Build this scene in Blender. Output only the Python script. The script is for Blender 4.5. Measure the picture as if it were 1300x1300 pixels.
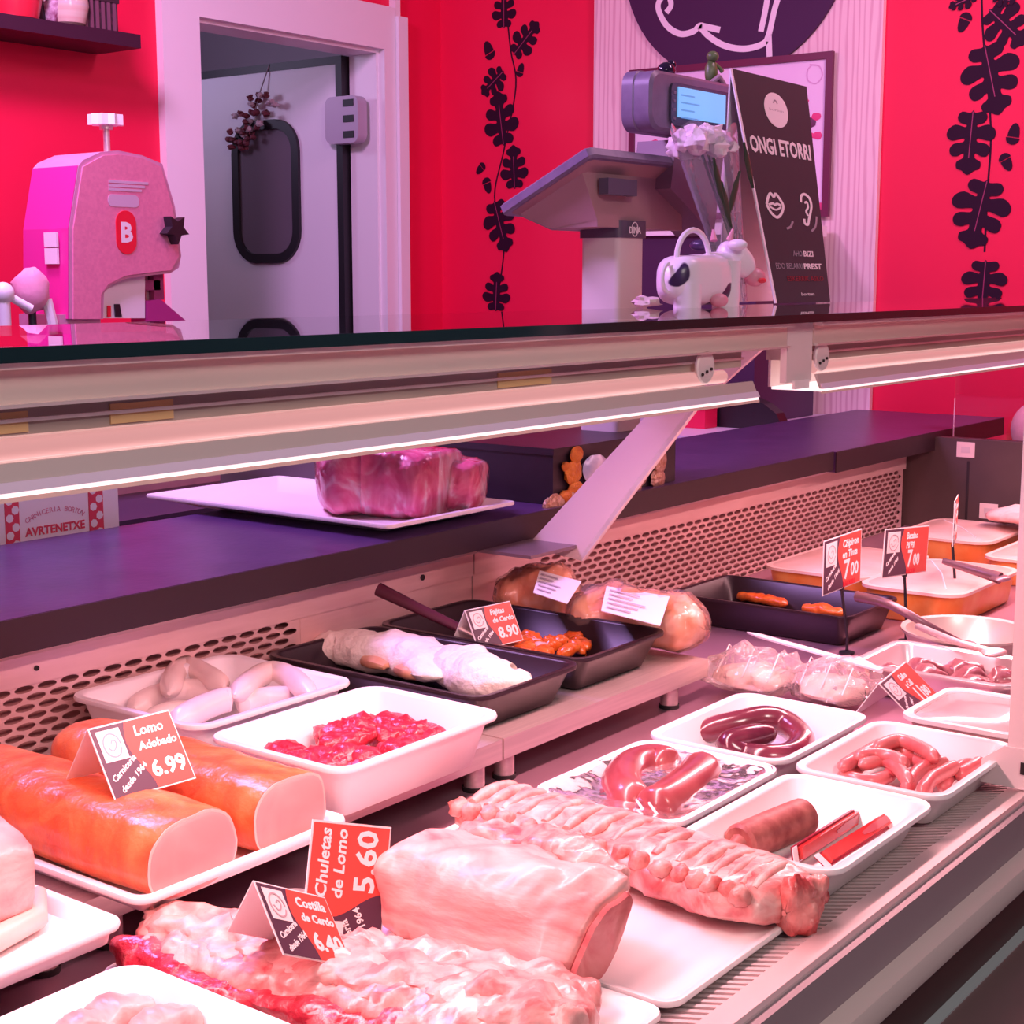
import bpy, math, random
from mathutils import Vector, Matrix, noise
random.seed(7)
for o in list(bpy.data.objects): bpy.data.objects.remove(o)
SC = bpy.context.scene
COL = SC.collection
# ---------------------------------------------------------------- camera
EYE = Vector((0, 0, 1.40)); FPX = 1950.0
PITCH = math.atan(297/1950); YAW = math.atan(1489/math.hypot(1950, 297))
cd = bpy.data.cameras.new('camera'); cam = bpy.data.objects.new('camera', cd); COL.objects.link(cam)
cam.location = EYE; cam.rotation_euler = (math.pi/2 - PITCH, 0, YAW - math.pi/2)
cd.sensor_width = 36; cd.lens = 36*FPX/1300; cd.clip_start = 0.01
SC.camera = cam
_F = Vector((math.cos(YAW)*math.cos(PITCH), math.sin(YAW)*math.cos(PITCH), -math.sin(PITCH)))
_R = Vector((math.sin(YAW), -math.cos(YAW), 0)); _U = _R.cross(_F)
def _ray(u, v): return _F*FPX + _R*(u-650) + _U*(650-v)
def at_z(u, v, z): d = _ray(u, v); return EYE + d*((z-EYE.z)/d.z)
def at_y(u, v, y): d = _ray(u, v); return EYE + d*(y/d.y)
def at_x(u, v, x): d = _ray(u, v); return EYE + d*(x/d.x)
# ---------------------------------------------------------------- world, lights, exposure
SC.view_settings.view_transform = 'Standard'; SC.view_settings.look = 'None'
SC.view_settings.exposure = 0.0; SC.view_settings.gamma = 1.0; SC.view_settings.use_curve_mapping = False
w = bpy.data.worlds.new('world'); SC.world = w; w.use_nodes = True
w.node_tree.nodes['Background'].inputs[0].default_value = (0.80, 0.58, 0.92, 1)
w.node_tree.nodes['Background'].inputs[1].default_value = 0.13
def area(name, loc, target, sx, sy, power, col):
    l = bpy.data.lights.new(name, 'AREA'); l.shape = 'RECTANGLE'; l.size = sx; l.size_y = sy
    l.energy = power; l.color = col
    o = bpy.data.objects.new(name, l); COL.objects.link(o); o.location = loc
    o.rotation_euler = (Vector(target)-Vector(loc)).to_track_quat('-Z', 'Y').to_euler()
    return o
area('ceiling_lamp_service', (1.9, 2.85, 2.70), (3.3, 3.6, 1.2), 0.3, 0.3, 29, (0.96, 0.48, 1.0))
area('fill_light_end', (3.35, 0.75, 2.9), (4.6, 1.7, 1.6), 0.5, 0.5, 30, (1.0, 0.46, 0.74))  # added pink fill for the end wall, no fitting modelled
area('fill_light_worktop', (1.3, 2.3, 2.6), (1.6, 1.8, 1.0), 0.5, 0.5, 42, (0.68, 0.36, 1.0))  # added violet light that tints the worktop
area('fill_light_customer', (0.6, -0.9, 2.6), (1.6, 0.9, 1.1), 0.6, 0.6, 26, (1.0, 0.84, 0.80))  # added weak fill for the counter front and canopy
area('fill_light_cold_room', (3.3, 5.0, 2.3), (3.9, 4.6, 2.6), 0.3, 0.3, 5.0, (0.72, 0.60, 1.0))  # added light that lifts the dark cold room interior
CASE_COL = (1.0, 0.46, 0.50)

# ---------------------------------------------------------------- helpers: materials
MATS = {}
def mat(key, base, rough=0.5, metal=0.0, c2=None, c3=None, scale=8.0, detail=4, bump=0.0, bscale=None, emit=None, estr=0.0,
        coat=0.0, sss=0.0, stretch=(1, 1, 1), lo=0.35, hi=0.65, kind='noise', spec=0.5, distort=0.0):
    if key in MATS: return MATS[key]
    m = bpy.data.materials.new(key); m.use_nodes = True; nt = m.node_tree; N = nt.nodes; L = nt.links
    b = N['Principled BSDF']; b.inputs['Roughness'].default_value = rough; b.inputs['Metallic'].default_value = metal
    b.inputs['Base Color'].default_value = (*base, 1); b.inputs['Coat Weight'].default_value = coat
    b.inputs['Coat Roughness'].default_value = 0.12
    b.inputs['Specular IOR Level'].default_value = spec
    if sss: b.inputs['Subsurface Weight'].default_value = sss; b.inputs['Subsurface Radius'].default_value = (0.02, 0.006, 0.005); b.inputs['Subsurface Scale'].default_value = 0.5
    if emit: b.inputs['Emission Color'].default_value = (*emit, 1); b.inputs['Emission Strength'].default_value = estr
    if c2 or bump:
        tc = N.new('ShaderNodeTexCoord'); mp = N.new('ShaderNodeMapping'); mp.inputs['Scale'].default_value = stretch
        L.new(tc.outputs['Object'], mp.inputs['Vector'])
    if c2:
        if kind == 'wave':
            t = N.new('ShaderNodeTexWave'); t.inputs['Scale'].default_value = scale; t.inputs['Distortion'].default_value = distort or 6
            t.inputs['Detail'].default_value = detail; t.inputs['Detail Scale'].default_value = 1.2; out = t.outputs['Fac']; t.bands_direction = 'Y'
        elif kind == 'voronoi':
            t = N.new('ShaderNodeTexVoronoi'); t.inputs['Scale'].default_value = scale; out = t.outputs['Distance']
        else:
            t = N.new('ShaderNodeTexNoise'); t.inputs['Scale'].default_value = scale; t.inputs['Detail'].default_value = detail
            t.inputs['Distortion'].default_value = distort; out = t.outputs['Fac']
        L.new(mp.outputs[0], t.inputs['Vector'])
        r = N.new('ShaderNodeValToRGB'); r.color_ramp.elements[0].position = lo; r.color_ramp.elements[1].position = hi
        r.color_ramp.elements[0].color = (*base, 1); r.color_ramp.elements[1].color = (*(c3 or c2), 1)
        if c3:
            e = r.color_ramp.elements.new((lo+hi)/2); e.color = (*c2, 1)
        L.new(out, r.inputs[0]); L.new(r.outputs[0], b.inputs['Base Color'])
    if bump:
        t2 = N.new('ShaderNodeTexNoise'); t2.inputs['Scale'].default_value = bscale or scale*2; t2.inputs['Detail'].default_value = 4
        L.new(mp.outputs[0], t2.inputs['Vector'])
        bp = N.new('ShaderNodeBump'); bp.inputs['Strength'].default_value = bump; bp.inputs['Distance'].default_value = 0.01
        L.new(t2.outputs['Fac'], bp.inputs['Height']); L.new(bp.outputs[0], b.inputs['Normal'])
    MATS[key] = m; return m
def film(key, tint=(1, 1, 1), ior=1.5, gl=0.06, haze=0.0, hazecol=(1, .9, .95), bump=0.0, bscale=30):
    """thin clear sheet: transparent with a fresnel reflection and a little milky haze"""
    if key in MATS: return MATS[key]
    m = bpy.data.materials.new(key); m.use_nodes = True; nt = m.node_tree; N = nt.nodes; L = nt.links
    N.remove(N['Principled BSDF']); out = N['Material Output']
    tr = N.new('ShaderNodeBsdfTransparent'); tr.inputs[0].default_value = (*tint, 1)
    g = N.new('ShaderNodeBsdfGlossy'); g.inputs['Roughness'].default_value = gl; g.inputs['Color'].default_value = (1, 1, 1, 1)
    fr = N.new('ShaderNodeFresnel'); fr.inputs[0].default_value = ior
    mx = N.new('ShaderNodeMixShader'); L.new(fr.outputs[0], mx.inputs[0]); L.new(tr.outputs[0], mx.inputs[1]); L.new(g.outputs[0], mx.inputs[2])
    last = mx
    if haze:
        d = N.new('ShaderNodeBsdfDiffuse'); d.inputs[0].default_value = (*hazecol, 1)
        m2 = N.new('ShaderNodeMixShader'); m2.inputs[0].default_value = haze
        L.new(mx.outputs[0], m2.inputs[1]); L.new(d.outputs[0], m2.inputs[2]); last = m2
    if bump:
        tc = N.new('ShaderNodeTexCoord'); t2 = N.new('ShaderNodeTexNoise'); t2.inputs['Scale'].default_value = bscale
        L.new(tc.outputs['Object'], t2.inputs['Vector'])
        bp = N.new('ShaderNodeBump'); bp.inputs['Strength'].default_value = bump; bp.inputs['Distance'].default_value = 0.01
        L.new(t2.outputs['Fac'], bp.inputs['Height']); L.new(bp.outputs[0], g.inputs['Normal']); L.new(bp.outputs[0], fr.inputs['Normal'])
    L.new(last.outputs[0], out.inputs['Surface']); MATS[key] = m; return m

# ---------------------------------------------------------------- helpers: mesh
V3 = Vector
class MB:
    def __init__(s): s.v = []; s.f = []
    def add(s, vs, fs):
        n = len(s.v); s.v += [Vector(p) for p in vs]; s.f += [tuple(i+n for i in q) for q in fs]; return s
    def box(s, x0, x1, y0, y1, z0, z1):
        return s.add([(x0,y0,z0),(x1,y0,z0),(x1,y1,z0),(x0,y1,z0),(x0,y0,z1),(x1,y0,z1),(x1,y1,z1),(x0,y1,z1)],
                     [(3,2,1,0),(4,5,6,7),(0,1,5,4),(1,2,6,5),(2,3,7,6),(3,0,4,7)])
    def loft(s, rings, cap0=True, cap1=True, closed=True):
        n = len(rings[0]); fs = []
        for i in range(len(rings)-1):
            for j in range(n if closed else n-1):
                k = (j+1) % n
                fs.append((i*n+j, i*n+k, (i+1)*n+k, (i+1)*n+j))
        if cap0: fs.append(tuple(range(n))[::-1])
        if cap1: fs.append(tuple((len(rings)-1)*n+j for j in range(n)))
        return s.add([p for r in rings for p in r], fs)
    def prism(s, poly, d):
        """poly: 3d points (flat), extruded by vector d"""
        d = Vector(d); a = [Vector(p) for p in poly]
        return s.loft([a, [p+d for p in a]])
    def tube(s, pts, r, n=10, taper=None):
        pts = [Vector(p) for p in pts]; rings = []; up = None
        for i, p in enumerate(pts):
            t = (pts[min(i+1, len(pts)-1)]-pts[max(i-1, 0)]).normalized()
            if up is None:
                up = Vector((0, 0, 1)) if abs(t.z) < .9 else Vector((1, 0, 0))
            up = (up - t*up.dot(t)).normalized(); sd = t.cross(up)
            rr = r[i] if isinstance(r, (list, tuple)) else r
            rings.append([p + (up*math.cos(a)+sd*math.sin(a))*rr for a in [2*math.pi*k/n for k in range(n)]])
        return s.loft(rings)
    def lathe(s, c, prof, n=24, axis='z', sy=1.0):
        rings = []
        for r, h in prof:
            ring = []
            for k in range(n):
                a = 2*math.pi*k/n; x, y = r*math.cos(a), r*math.sin(a)*sy
                ring.append(Vector(c)+Vector((x, y, h) if axis == 'z' else (x, -h, y) if axis == 'y' else (h, x, y)))
            rings.append(ring)
        return s.loft(rings)
    def ball(s, c, rx, ry=None, rz=None, n=14, m=8, amp=0, seed=0):
        ry = ry or rx; rz = rz or rx; rings = []
        for i in range(m+1):
            th = math.pi*(i+.02)/(m+.04); ring = []
            for k in range(n):
                a = 2*math.pi*k/n; d = Vector((math.sin(th)*math.cos(a), math.sin(th)*math.sin(a), -math.cos(th)))
                q = 1+(amp*noise.noise(d*1.8+Vector((seed, 0, 0))) if amp else 0)
                ring.append(Vector(c)+Vector((d.x*rx*q, d.y*ry*q, d.z*rz*q)))
            rings.append(ring)
        return s.loft(rings)
    def xf(s, M): s.v = [M @ p for p in s.v]; return s
def _mesh(name, mb, m, off, smooth):
    me = bpy.data.meshes.new(name); me.from_pydata([p-off for p in mb.v], [], mb.f); me.materials.append(m)
    import bmesh as _b
    bm = _b.new(); bm.from_mesh(me); _b.ops.recalc_face_normals(bm, faces=bm.faces)
    if smooth:
        for e in bm.edges:
            if len(e.link_faces) == 2 and e.calc_face_angle(0) > math.radians(smooth): e.smooth = False
        for f in bm.faces: f.smooth = True
    bm.to_mesh(me); bm.free(); return me
def thing(name, label, cat, loc, group=None):
    o = bpy.data.objects.new(name, None); COL.objects.link(o); o.location = loc; o.empty_display_size = 0.02
    o['label'] = label; o['category'] = cat
    if group: o['group'] = group
    return o
def part(name, mb, m, root, smooth=40, label=None, kind=None):
    r = root
    while r.parent: r = r.parent
    me = _mesh(name, mb, m, Vector(r.location), smooth)
    o = bpy.data.objects.new(name, me); COL.objects.link(o); o.parent = root
    if label: o['label'] = label
    if kind: o['kind'] = kind
    return o
def single(name, mb, m, label, cat, group=None, smooth=40):
    lo = Vector((min(p.x for p in mb.v), min(p.y for p in mb.v), min(p.z for p in mb.v)))
    hi = Vector((max(p.x for p in mb.v), max(p.y for p in mb.v), 0))
    loc = Vector(((lo.x+hi.x)/2, (lo.y+hi.y)/2, lo.z))
    o = bpy.data.objects.new(name, _mesh(name, mb, m, loc, smooth)); COL.objects.link(o); o.location = loc
    o['label'] = label; o['category'] = cat
    if group: o['group'] = group
    return o
def struct(name, mb, m, parent=None, smooth=0):
    if parent is not None: return part(name, mb, m, parent, smooth)
    o = bpy.data.objects.new(name, _mesh(name, mb, m, Vector((0, 0, 0)), smooth)); COL.objects.link(o); o['kind'] = 'structure'
    return o
def rrect(x0, x1, y0, y1, r, z, n=5):
    r = min(r, (x1-x0)/2.01, (y1-y0)/2.01); out = []
    for cx, cy, a0 in ((x1-r, y1-r, 0), (x0+r, y1-r, 90), (x0+r, y0+r, 180), (x1-r, y0+r, 270)):
        for k in range(n+1):
            a = math.radians(a0+90*k/n); out.append(Vector((cx+r*math.cos(a), cy+r*math.sin(a), z)))
    return out
def tray_mb(x0, x1, y0, y1, zb, zr, taper=.018, lip=.010, r=.025, t=.0025):
    R = lambda i, z: rrect(x0+i, x1-i, y0+i, y1-i, max(r-i*.6, .006), z)
    l = lip; mb = MB()
    rings = [R(l+taper+.004, zb), R(l+taper, zb+.002), R(l+t*.3, zr-.006), R(.001, zr-.006), R(0, zr-.003), R(.001, zr), R(l, zr), R(l+t, zr-.003), R(l+taper+t, zb+.005), R(l+taper+.006+t, zb+.003)]
    return mb.loft(rings)
def tray(name, label, cat, x0, x1, y0, y1, zb, zr, m, group=None, **k):
    return single(name, tray_mb(x0, x1, y0, y1, zb, zr, **k), m, label, cat, group, smooth=50)
def crom(pts, n):
    pts = [Vector(p) for p in pts]; out = []; P = [pts[0]*2-pts[1]]+pts+[pts[-1]*2-pts[-2]]
    for i in range(n):
        t = i/(n-1)*(len(pts)-1); k = min(int(t), len(pts)-2); t -= k; a, b, c, d = P[k:k+4]
        out.append(.5*((2*b)+(c-a)*t+(2*a-5*b+4*c-d)*t*t+(3*b-a-3*c+d)*t**3))
    return out
def lerpl(vals, t):
    t *= len(vals)-1; k = min(int(t), len(vals)-2); return vals[k]+(vals[k+1]-vals[k])*(t-k)
def blob(spine, wid, hgt, n=24, m=36, p=2.4, flat=1.0, amp=0.0, freq=12, seed=0, round0=.15, round1=.15, twist=0.0, camp=0.0):
    """lumpy body along a spine: half widths, half heights, superellipse section, flattened underside"""
    sp = crom(spine, m); rings = []
    for i, c in enumerate(sp):
        t = i/(m-1); tg = (sp[min(i+1, m-1)]-sp[max(i-1, 0)]).normalized()
        sd = tg.cross(Vector((0, 0, 1))).normalized(); up = sd.cross(tg)
        k = 1.0
        if round0 and t < round0: k = math.sqrt(max(0, 1-((round0-t)/round0)**2))*.97+.03
        if round1 and t > 1-round1: k = min(k, math.sqrt(max(0, 1-((t-1+round1)/round1)**2))*.97+.03)
        W = lerpl(wid, t)*k; Hh = lerpl(hgt, t)*k; ring = []
        for j in range(n):
            a = 2*math.pi*j/n; ca, sa = math.cos(a), math.sin(a)
            x = math.copysign(abs(ca)**(2/p), ca)*W; z = math.copysign(abs(sa)**(2/p), sa)*Hh
            if z < 0: z *= flat
            q = c+sd*x+up*z
            if amp:
                d = (sd*x+up*z)
                if d.length > 1e-6: q = q+d.normalized()*amp*(noise.noise(q*freq+Vector((seed*7.3, seed, 0)))+.5*noise.noise(q*freq*2.3+Vector((seed, 0, seed*3)))+.3*noise.noise(q*freq*5.5))*(1 if z >= 0 or flat > .9 else .4)
            ring.append(q)
        rings.append(ring)
    return MB().loft(rings), rings
def sausage(pts, r, n=12, m=18, tips=True):
    sp = crom(pts, m); rr = []
    for i in range(m):
        t = i/(m-1); e = min(t, 1-t)/.12
        rr.append(r*(math.sqrt(1-(1-min(e, 1))**2)*.82+.18) if tips else r)
    return MB().tube(sp, rr, n)
_tc = {}
def text_mb(s, size, shear=0.0, bold=0.0, align='LEFT'):
    key = (s, size, shear, bold, align)
    if key not in _tc:
        c = bpy.data.curves.new('lettering', 'FONT'); c.body = s; c.size = size; c.shear = shear; c.offset = bold; c.extrude = 0.00015
        c.resolution_u = 2; c.align_x = align
        o = bpy.data.objects.new('lettering', c); COL.objects.link(o)
        dg = bpy.context.evaluated_depsgraph_get(); dg.update(); me = o.evaluated_get(dg).to_mesh()
        _tc[key] = ([v.co.copy() for v in me.vertices], [tuple(f.vertices) for f in me.polygons])
        o.evaluated_get(dg).to_mesh_clear(); bpy.data.objects.remove(o); bpy.data.curves.remove(c)
    return _tc[key]
def put_text(mb, s, size, O, ex, ey, shear=0.0, bold=0.0, align='LEFT'):
    vs, fs = text_mb(s, size, shear, bold, align); n = ex.cross(ey)
    mb.add([O+ex*p.x+ey*p.y+n*p.z for p in vs], fs); return mb
def ribbon(pts, wdt, O, ex, ey, th=.0006, off=.0):
    """flat painted line through 2d points on a plane, as a thin raised strip"""
    P = crom([(x, y, 0) for x, y in pts], max(12, len(pts)*5)); n = ex.cross(ey); a = []; b = []
    for i, p in enumerate(P):
        t = (P[min(i+1, len(P)-1)]-P[max(i-1, 0)]).normalized(); s = Vector((-t.y, t.x, 0))*wdt/2
        for lst, q in ((a, p+s), (b, p-s)): lst.append(O+ex*q.x+ey*q.y+n*off)
    mb = MB(); rings = [[a[i], b[i], b[i]+n*th, a[i]+n*th] for i in range(len(P))]
    return mb.loft(rings)
def flat(poly, O, ex, ey, th=.0006, off=0.0):
    n = ex.cross(ey); return MB().prism([O+ex*x+ey*y+n*off for x, y in poly], n*th)
X, Y, Z = Vector((1, 0, 0)), Vector((0, 1, 0)), Vector((0, 0, 1))
# ---------------------------------------------------------------- materials
M_RED = mat('red_paint', (0.84, 0.001, 0.060), .55, c2=(0.88, 0.002, 0.068), scale=1.5)
M_WHITE = mat('white_paint', (0.86, 0.80, 0.84), .45)
M_DOOR = mat('door_white', (0.80, 0.76, 0.82), .5)
M_GASKET = mat('black_rubber', (0.012, 0.010, 0.014), .5)
M_BLACK = mat('black_plastic', (0.012, 0.010, 0.016), .38)
M_WOOD = mat('pale_wood', (0.90, 0.66, 0.69), .5, c2=(0.74, 0.45, 0.52), kind='wave', scale=15, stretch=(1, 1, .10), lo=.55, hi=1.0, distort=7, detail=3)
M_DECAL = mat('dark_vinyl', (0.022, 0.002, 0.018), .6, spec=.2)
M_VEIN = mat('pink_vein', (0.30, 0.02, 0.10), .5)
M_WORK = mat('purple_worktop', (0.062, 0.026, 0.105), .32, c2=(0.080, 0.034, 0.128), scale=14, bump=.05, bscale=60)
M_STEEL = mat('brushed_steel', (0.80, 0.64, 0.62), .38, .6, c2=(0.70, 0.55, 0.54), scale=6, stretch=(1, 30, 30))
M_STEELD = mat('deck_steel', (0.50, 0.28, 0.36), .38, .6, c2=(0.42, 0.22, 0.30), scale=4)
M_ALU = mat('pale_aluminium', (0.80, 0.68, 0.67), .34, .45)
M_FASC = mat('front_fascia_grey', (0.30, 0.23, 0.25), .45)
M_BUMP = mat('bumper_grey', (0.62, 0.54, 0.50), .5)
M_BROWN = mat('brown_front', (0.05, 0.022, 0.022), .45)
M_TEAL = mat('glass_edge_teal', (0.42, 0.52, 0.52), .2)
M_TRAY = mat('white_plastic', (0.88, 0.84, 0.84), .35, sss=.0)
M_PAN = mat('black_enamel', (0.026, 0.014, 0.019), .30, spec=.35)
M_PINKMETAL = mat('painted_pale_metal', (0.80, 0.66, 0.66), .45)
M_GLASS = film('clear_glass', (0.97, 0.985, 0.98), 1.5, .01)
M_EDGE = mat('green_glass_edge', (0.004, 0.022, 0.026), .12)
M_DARK = mat('dark_void', (0.02, 0.012, 0.014), .8)
M_ENDP = mat('end_panel_grey', (0.065, 0.042, 0.04), .5, c2=(0.08, 0.052, 0.048), scale=5)
M_FLOOR = mat('grey_floor', (0.22, 0.18, 0.2), .4, c2=(0.26, 0.22, 0.23), scale=3)

# ---------------------------------------------------------------- the room
YB, XE, YK = 3.80, 4.59, 0.02
struct('floor', MB().box(-3, 6, -2, 6, -.05, 0), M_FLOOR)
DL, DR, DT = 3.377, 4.240, 2.206
wb = MB().box(-.5, DL, YB, YB+.12, 0, 3.3); wb.box(DR, XE, YB, YB+.12, 0, 3.3); wb.box(DL, DR, YB, YB+.12, DT, 3.3)
struct('wall_back', wb, M_RED)
struct('wall_end', MB().box(XE, XE+.12, -1.2, YB+.12, 0, 3.3), M_RED)
# cold room behind the doorway
M_CR = mat('cold_room_panel', (0.46, 0.42, 0.47), .6)
struct('wall_cold_room', MB().box(2.2, 2.25, YB+.12, 5.6, 0, 2.7).box(2.2, 5.2, 5.6, 5.65, 0, 2.7).box(4.9, 4.95, YB+.12, 5.6, 0, 2.7), M_CR)
struct('ceiling', MB().box(2.2, 5.2, YB+.12, 5.6, 2.62, 2.67), M_CR)
# door casing and leaf
door = bpy.data.objects.new('door_1', None); COL.objects.link(door); door.location = (DL, YB, 0); door['kind'] = 'structure'
cw = .150
part('casing', MB().box(DL-cw, DL, YB-.03, YB, 0, DT+cw), M_WHITE, door, 0)
part('casing', MB().box(DR, DR+.06, YB-.03, YB, 0, DT+cw), M_WHITE, door, 0)
part('casing', MB().box(DL, DR, YB-.03, YB, DT, DT+cw), M_WHITE, door, 0)
part('jamb', MB().box(DL-.004, DL+.012, YB, YB+.13, 0, DT), M_WHITE, door, 0)
part('jamb', MB().box(DR-.012, DR+.004, YB, YB+.13, 0, DT), M_WHITE, door, 0)
part('jamb', MB().box(DL, DR, YB-.001, YB+.13, DT-.012, DT+.004), M_WHITE, door, 0)
XL = 4.20
hp = at_x(452, 66, XL); y0 = YB+.14; y1 = y0+.86; zt = DT-.012
leaf = part('leaf', MB().box(XL, XL+.05, y0+.03, y1, .02, zt-.028), M_DOOR, door, 0)
part('gasket', MB().box(XL-.004, XL+.05, y0, y0+.03, .02, zt), M_GASKET, leaf, 0, 'black rubber edge')
part('gasket', MB().box(XL-.004, XL+.05, y0+.03, y1, zt-.028, zt), M_GASKET, leaf, 0, 'black rubber edge')
a, b = at_x(382, 240, XL), at_x(298, 240, XL); zt_, zb_ = at_x(345, 152, XL).z, at_x(345, 334, XL).z
def rr_x(x, y0, y1, z0, z1, r): return [Vector((x, q.x, q.y)) for q in rrect(y0, y1, z0, z1, r, 0, 7)]
def frame_x(x0, x1, ya, yb, za, zb, r, t):
    o0, o1 = rr_x(x0, ya, yb, za, zb, r), rr_x(x1, ya, yb, za, zb, r); i0, i1 = rr_x(x0, ya+t, yb-t, za+t, zb-t, r-t), rr_x(x1, ya+t, yb-t, za+t, zb-t, r-t)
    n = len(o0); mb = MB(); vs = o1+o0+i0+i1; fs = []
    for k in range(3):
        for j in range(n): fs.append((k*n+j, k*n+(j+1) % n, (k+1)*n+(j+1) % n, (k+1)*n+j))
    return mb.add(vs, fs)
rw = min((b.y-a.y)*.48, .12)
ph = part('porthole_frame', frame_x(XL-.014, XL, a.y, b.y, zb_, zt_, rw, .035), M_GASKET, leaf, 40, 'black oval window frame')
part('porthole_pane', MB().loft([rr_x(XL-.003, a.y+.03, b.y-.03, zb_+.03, zt_-.03, rw-.03), rr_x(XL-.001, a.y+.03, b.y-.03, zb_+.03, zt_-.03, rw-.03)]), mat('dim_pane', (0.16, 0.13, 0.16), .15), ph, 0)
# hinge block
h0, h1 = at_x(466, 120, XL-.03), at_x(418, 184, XL-.03)
hg = part('hinge', MB().loft([rr_x(XL-.05, YB+.02, h1.y, h1.z, h0.z, .03), rr_x(XL-.002, YB+.02, h1.y, h1.z, h0.z, .03)]), mat('hinge_grey', (.42, .36, .46), .4), door, 40, 'grey cam hinge of the door')
for k in range(3):
    zz = h1.z+.03+k*.055
    part('hinge_slot', MB().box(XL-.053, XL-.049, YB+.04, YB+.09, zz-.012, zz+.012), M_GASKET, hg, 0)
# cable trunking beside the door casing
tk = thing('cable_trunking', 'white plastic cable trunking running up beside the door casing', 'trunking', (DR+.09, YB, 0))
part('duct', MB().box(DR+.062, DR+.112, YB-.045, YB, 0, at_y(495, 22, YB).z), M_WHITE, tk, 0)
part('riser', MB().box(DR+.062, DR+.088, YB-.03, YB, at_y(495, 22, YB).z, 3.2), M_WHITE, tk, 0)

# wood panel on the end wall
WY0, WY1 = at_x(1115, 200, XE-.02).y, at_x(753, 200, XE-.02).y
struct('trim_1', MB().box(XE-.02, XE, WY0, WY1, 0, 3.25), M_WOOD)

# ---------------------------------------------------------------- vinyl vines on the end wall
OAK = [(0, 0), (.06, .10), (.22, .08), (.30, .18), (.20, .25), (.16, .30), (.34, .30), (.44, .40), (.36, .48), (.20, .50), (.18, .55), (.34, .60), (.36, .70), (.26, .75), (.14, .72), (.13, .78), (.20, .84), (.18, .92), (.10, .95), (.06, .99), (0, 1)]
OAK = [(0, 0), (.05, .04), (.20, .02), (.27, .10), (.22, .19), (.10, .22), (.12, .26), (.30, .22), (.43, .30), (.44, .41), (.34, .47), (.13, .43), (.13, .49), (.30, .52), (.37, .60), (.33, .70), (.22, .71), (.11, .66), (.11, .74), (.22, .80), (.21, .90), (.12, .93), (.05, .98), (0, 1)]
OAK = [(0, 0)]+[(max(p.x, .01), p.y) for p in crom([(x, y, 0) for x, y in OAK], 70)[1:-1]]+[(0, 1)]
OAKP = OAK + [(-x, y) for x, y in OAK[::-1][1:-1]]
def leaf_mb(c, ln, ang, xw, wd=1.0, flip=1):
    """oak leaf flat on a wall x=xw; stem at c, pointing along ang (0 = up, + = to the left seen from the room)"""
    ca, sa = math.cos(ang), math.sin(ang); P = []
    for x, y in OAKP:
        x *= ln*wd*1.15*flip; y *= ln; P.append(Vector((xw, c.y + x*ca + y*sa, c.z - x*sa + y*ca)))
    mb = MB(); n = len(P)
    sp = [Vector((xw, c.y+y*ln*sa, c.z+y*ln*ca)) for y in (0.02, .98)]
    from mathutils.geometry import tessellate_polygon
    vs = [p+X*-.0015 for p in P]+P; fs = [tuple(t) for t in tessellate_polygon([[Vector((p.y, p.z, 0)) for p in P]])]
    for j in range(n): fs.append((j, (j+1) % n, n+(j+1) % n, n+j))
    return mb.add(vs, fs), sp
def vine(name, label, xw, stem_px, leaves, acorns):
    st = [at_x(u, v, xw) for u, v in stem_px]
    root = thing(name, label, 'wall decal', (xw, st[-1].y, st[-1].z))
    wd = .006; P = crom(st, 40); mb = MB()
    mb.loft([[p+Y*wd/2, p-Y*wd/2, p-Y*wd/2-X*.001, p+Y*wd/2-X*.001] for p in P]); part('stem', mb, M_DECAL, root, 0)
    for kk, (u0, v0, u1, v1, wdth) in enumerate(leaves):
        s, e = at_x(u0, v0, xw-.0005), at_x(u1, v1, xw-.0005); d = e-s
        m_, sp = leaf_mb(s, d.length, math.atan2(d.y, d.z), xw-.0005-.0005*kk, wdth*.86)
        lf = part('leaf', m_, M_DECAL, root, 0)
        n_ = (sp[1]-sp[0]).normalized(); sd = Vector((0, -n_.z, n_.y))*.0014
        part('vein', MB().loft([[q+sd-X*.0016, q-sd-X*.0016, q-sd-X*.0020, q+sd-X*.0020] for q in (sp[0], sp[0].lerp(sp[1], .75))]), M_VEIN, lf, 0)
    for (u, v, du, dv) in acorns:
        c, e = at_x(u, v, xw-.001), at_x(u+du, v+dv, xw-.001); d = (e-c); L_ = d.length; d.normalize(); s = Vector((0, -d.z, d.y))
        cap = [c+s*math.cos(t)*L_*.42-d*math.sin(t)*L_*.4 for t in [math.pi*k/8 for k in range(9)]]
        nut = [c+d*.06*L_+s*math.cos(t)*L_*.36+d*math.sin(t)*L_*.8 for t in [math.pi*k/8 for k in range(9)]]
        part('acorn_cap', MB().prism(cap, -X*.0015), M_DECAL, root, 0); part('acorn_nut', MB().prism(nut, -X*.0015), M_DECAL, root, 0)
    return root
vine('oak_vine_decal', 'dark oak leaf vine on the shadowed red wall beside the scale', XE,
     [(640, -20), (648, 60), (655, 110), (640, 190), (628, 250), (640, 310), (630, 390)],
     [(640, 36, 640, -14, .9), (652, 70, 684, 28, .8), (640, 90, 612, 120, .9), (640, 185, 632, 116, .9), (654, 240, 652, 184, .9), (628, 255, 644, 320, .85), (630, 395, 632, 345, 1.0)],
     [(622, 68, -6, -18), (660, 92, 4, -14), (612, 212, -8, 10), (618, 232, 4, 16)])
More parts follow.
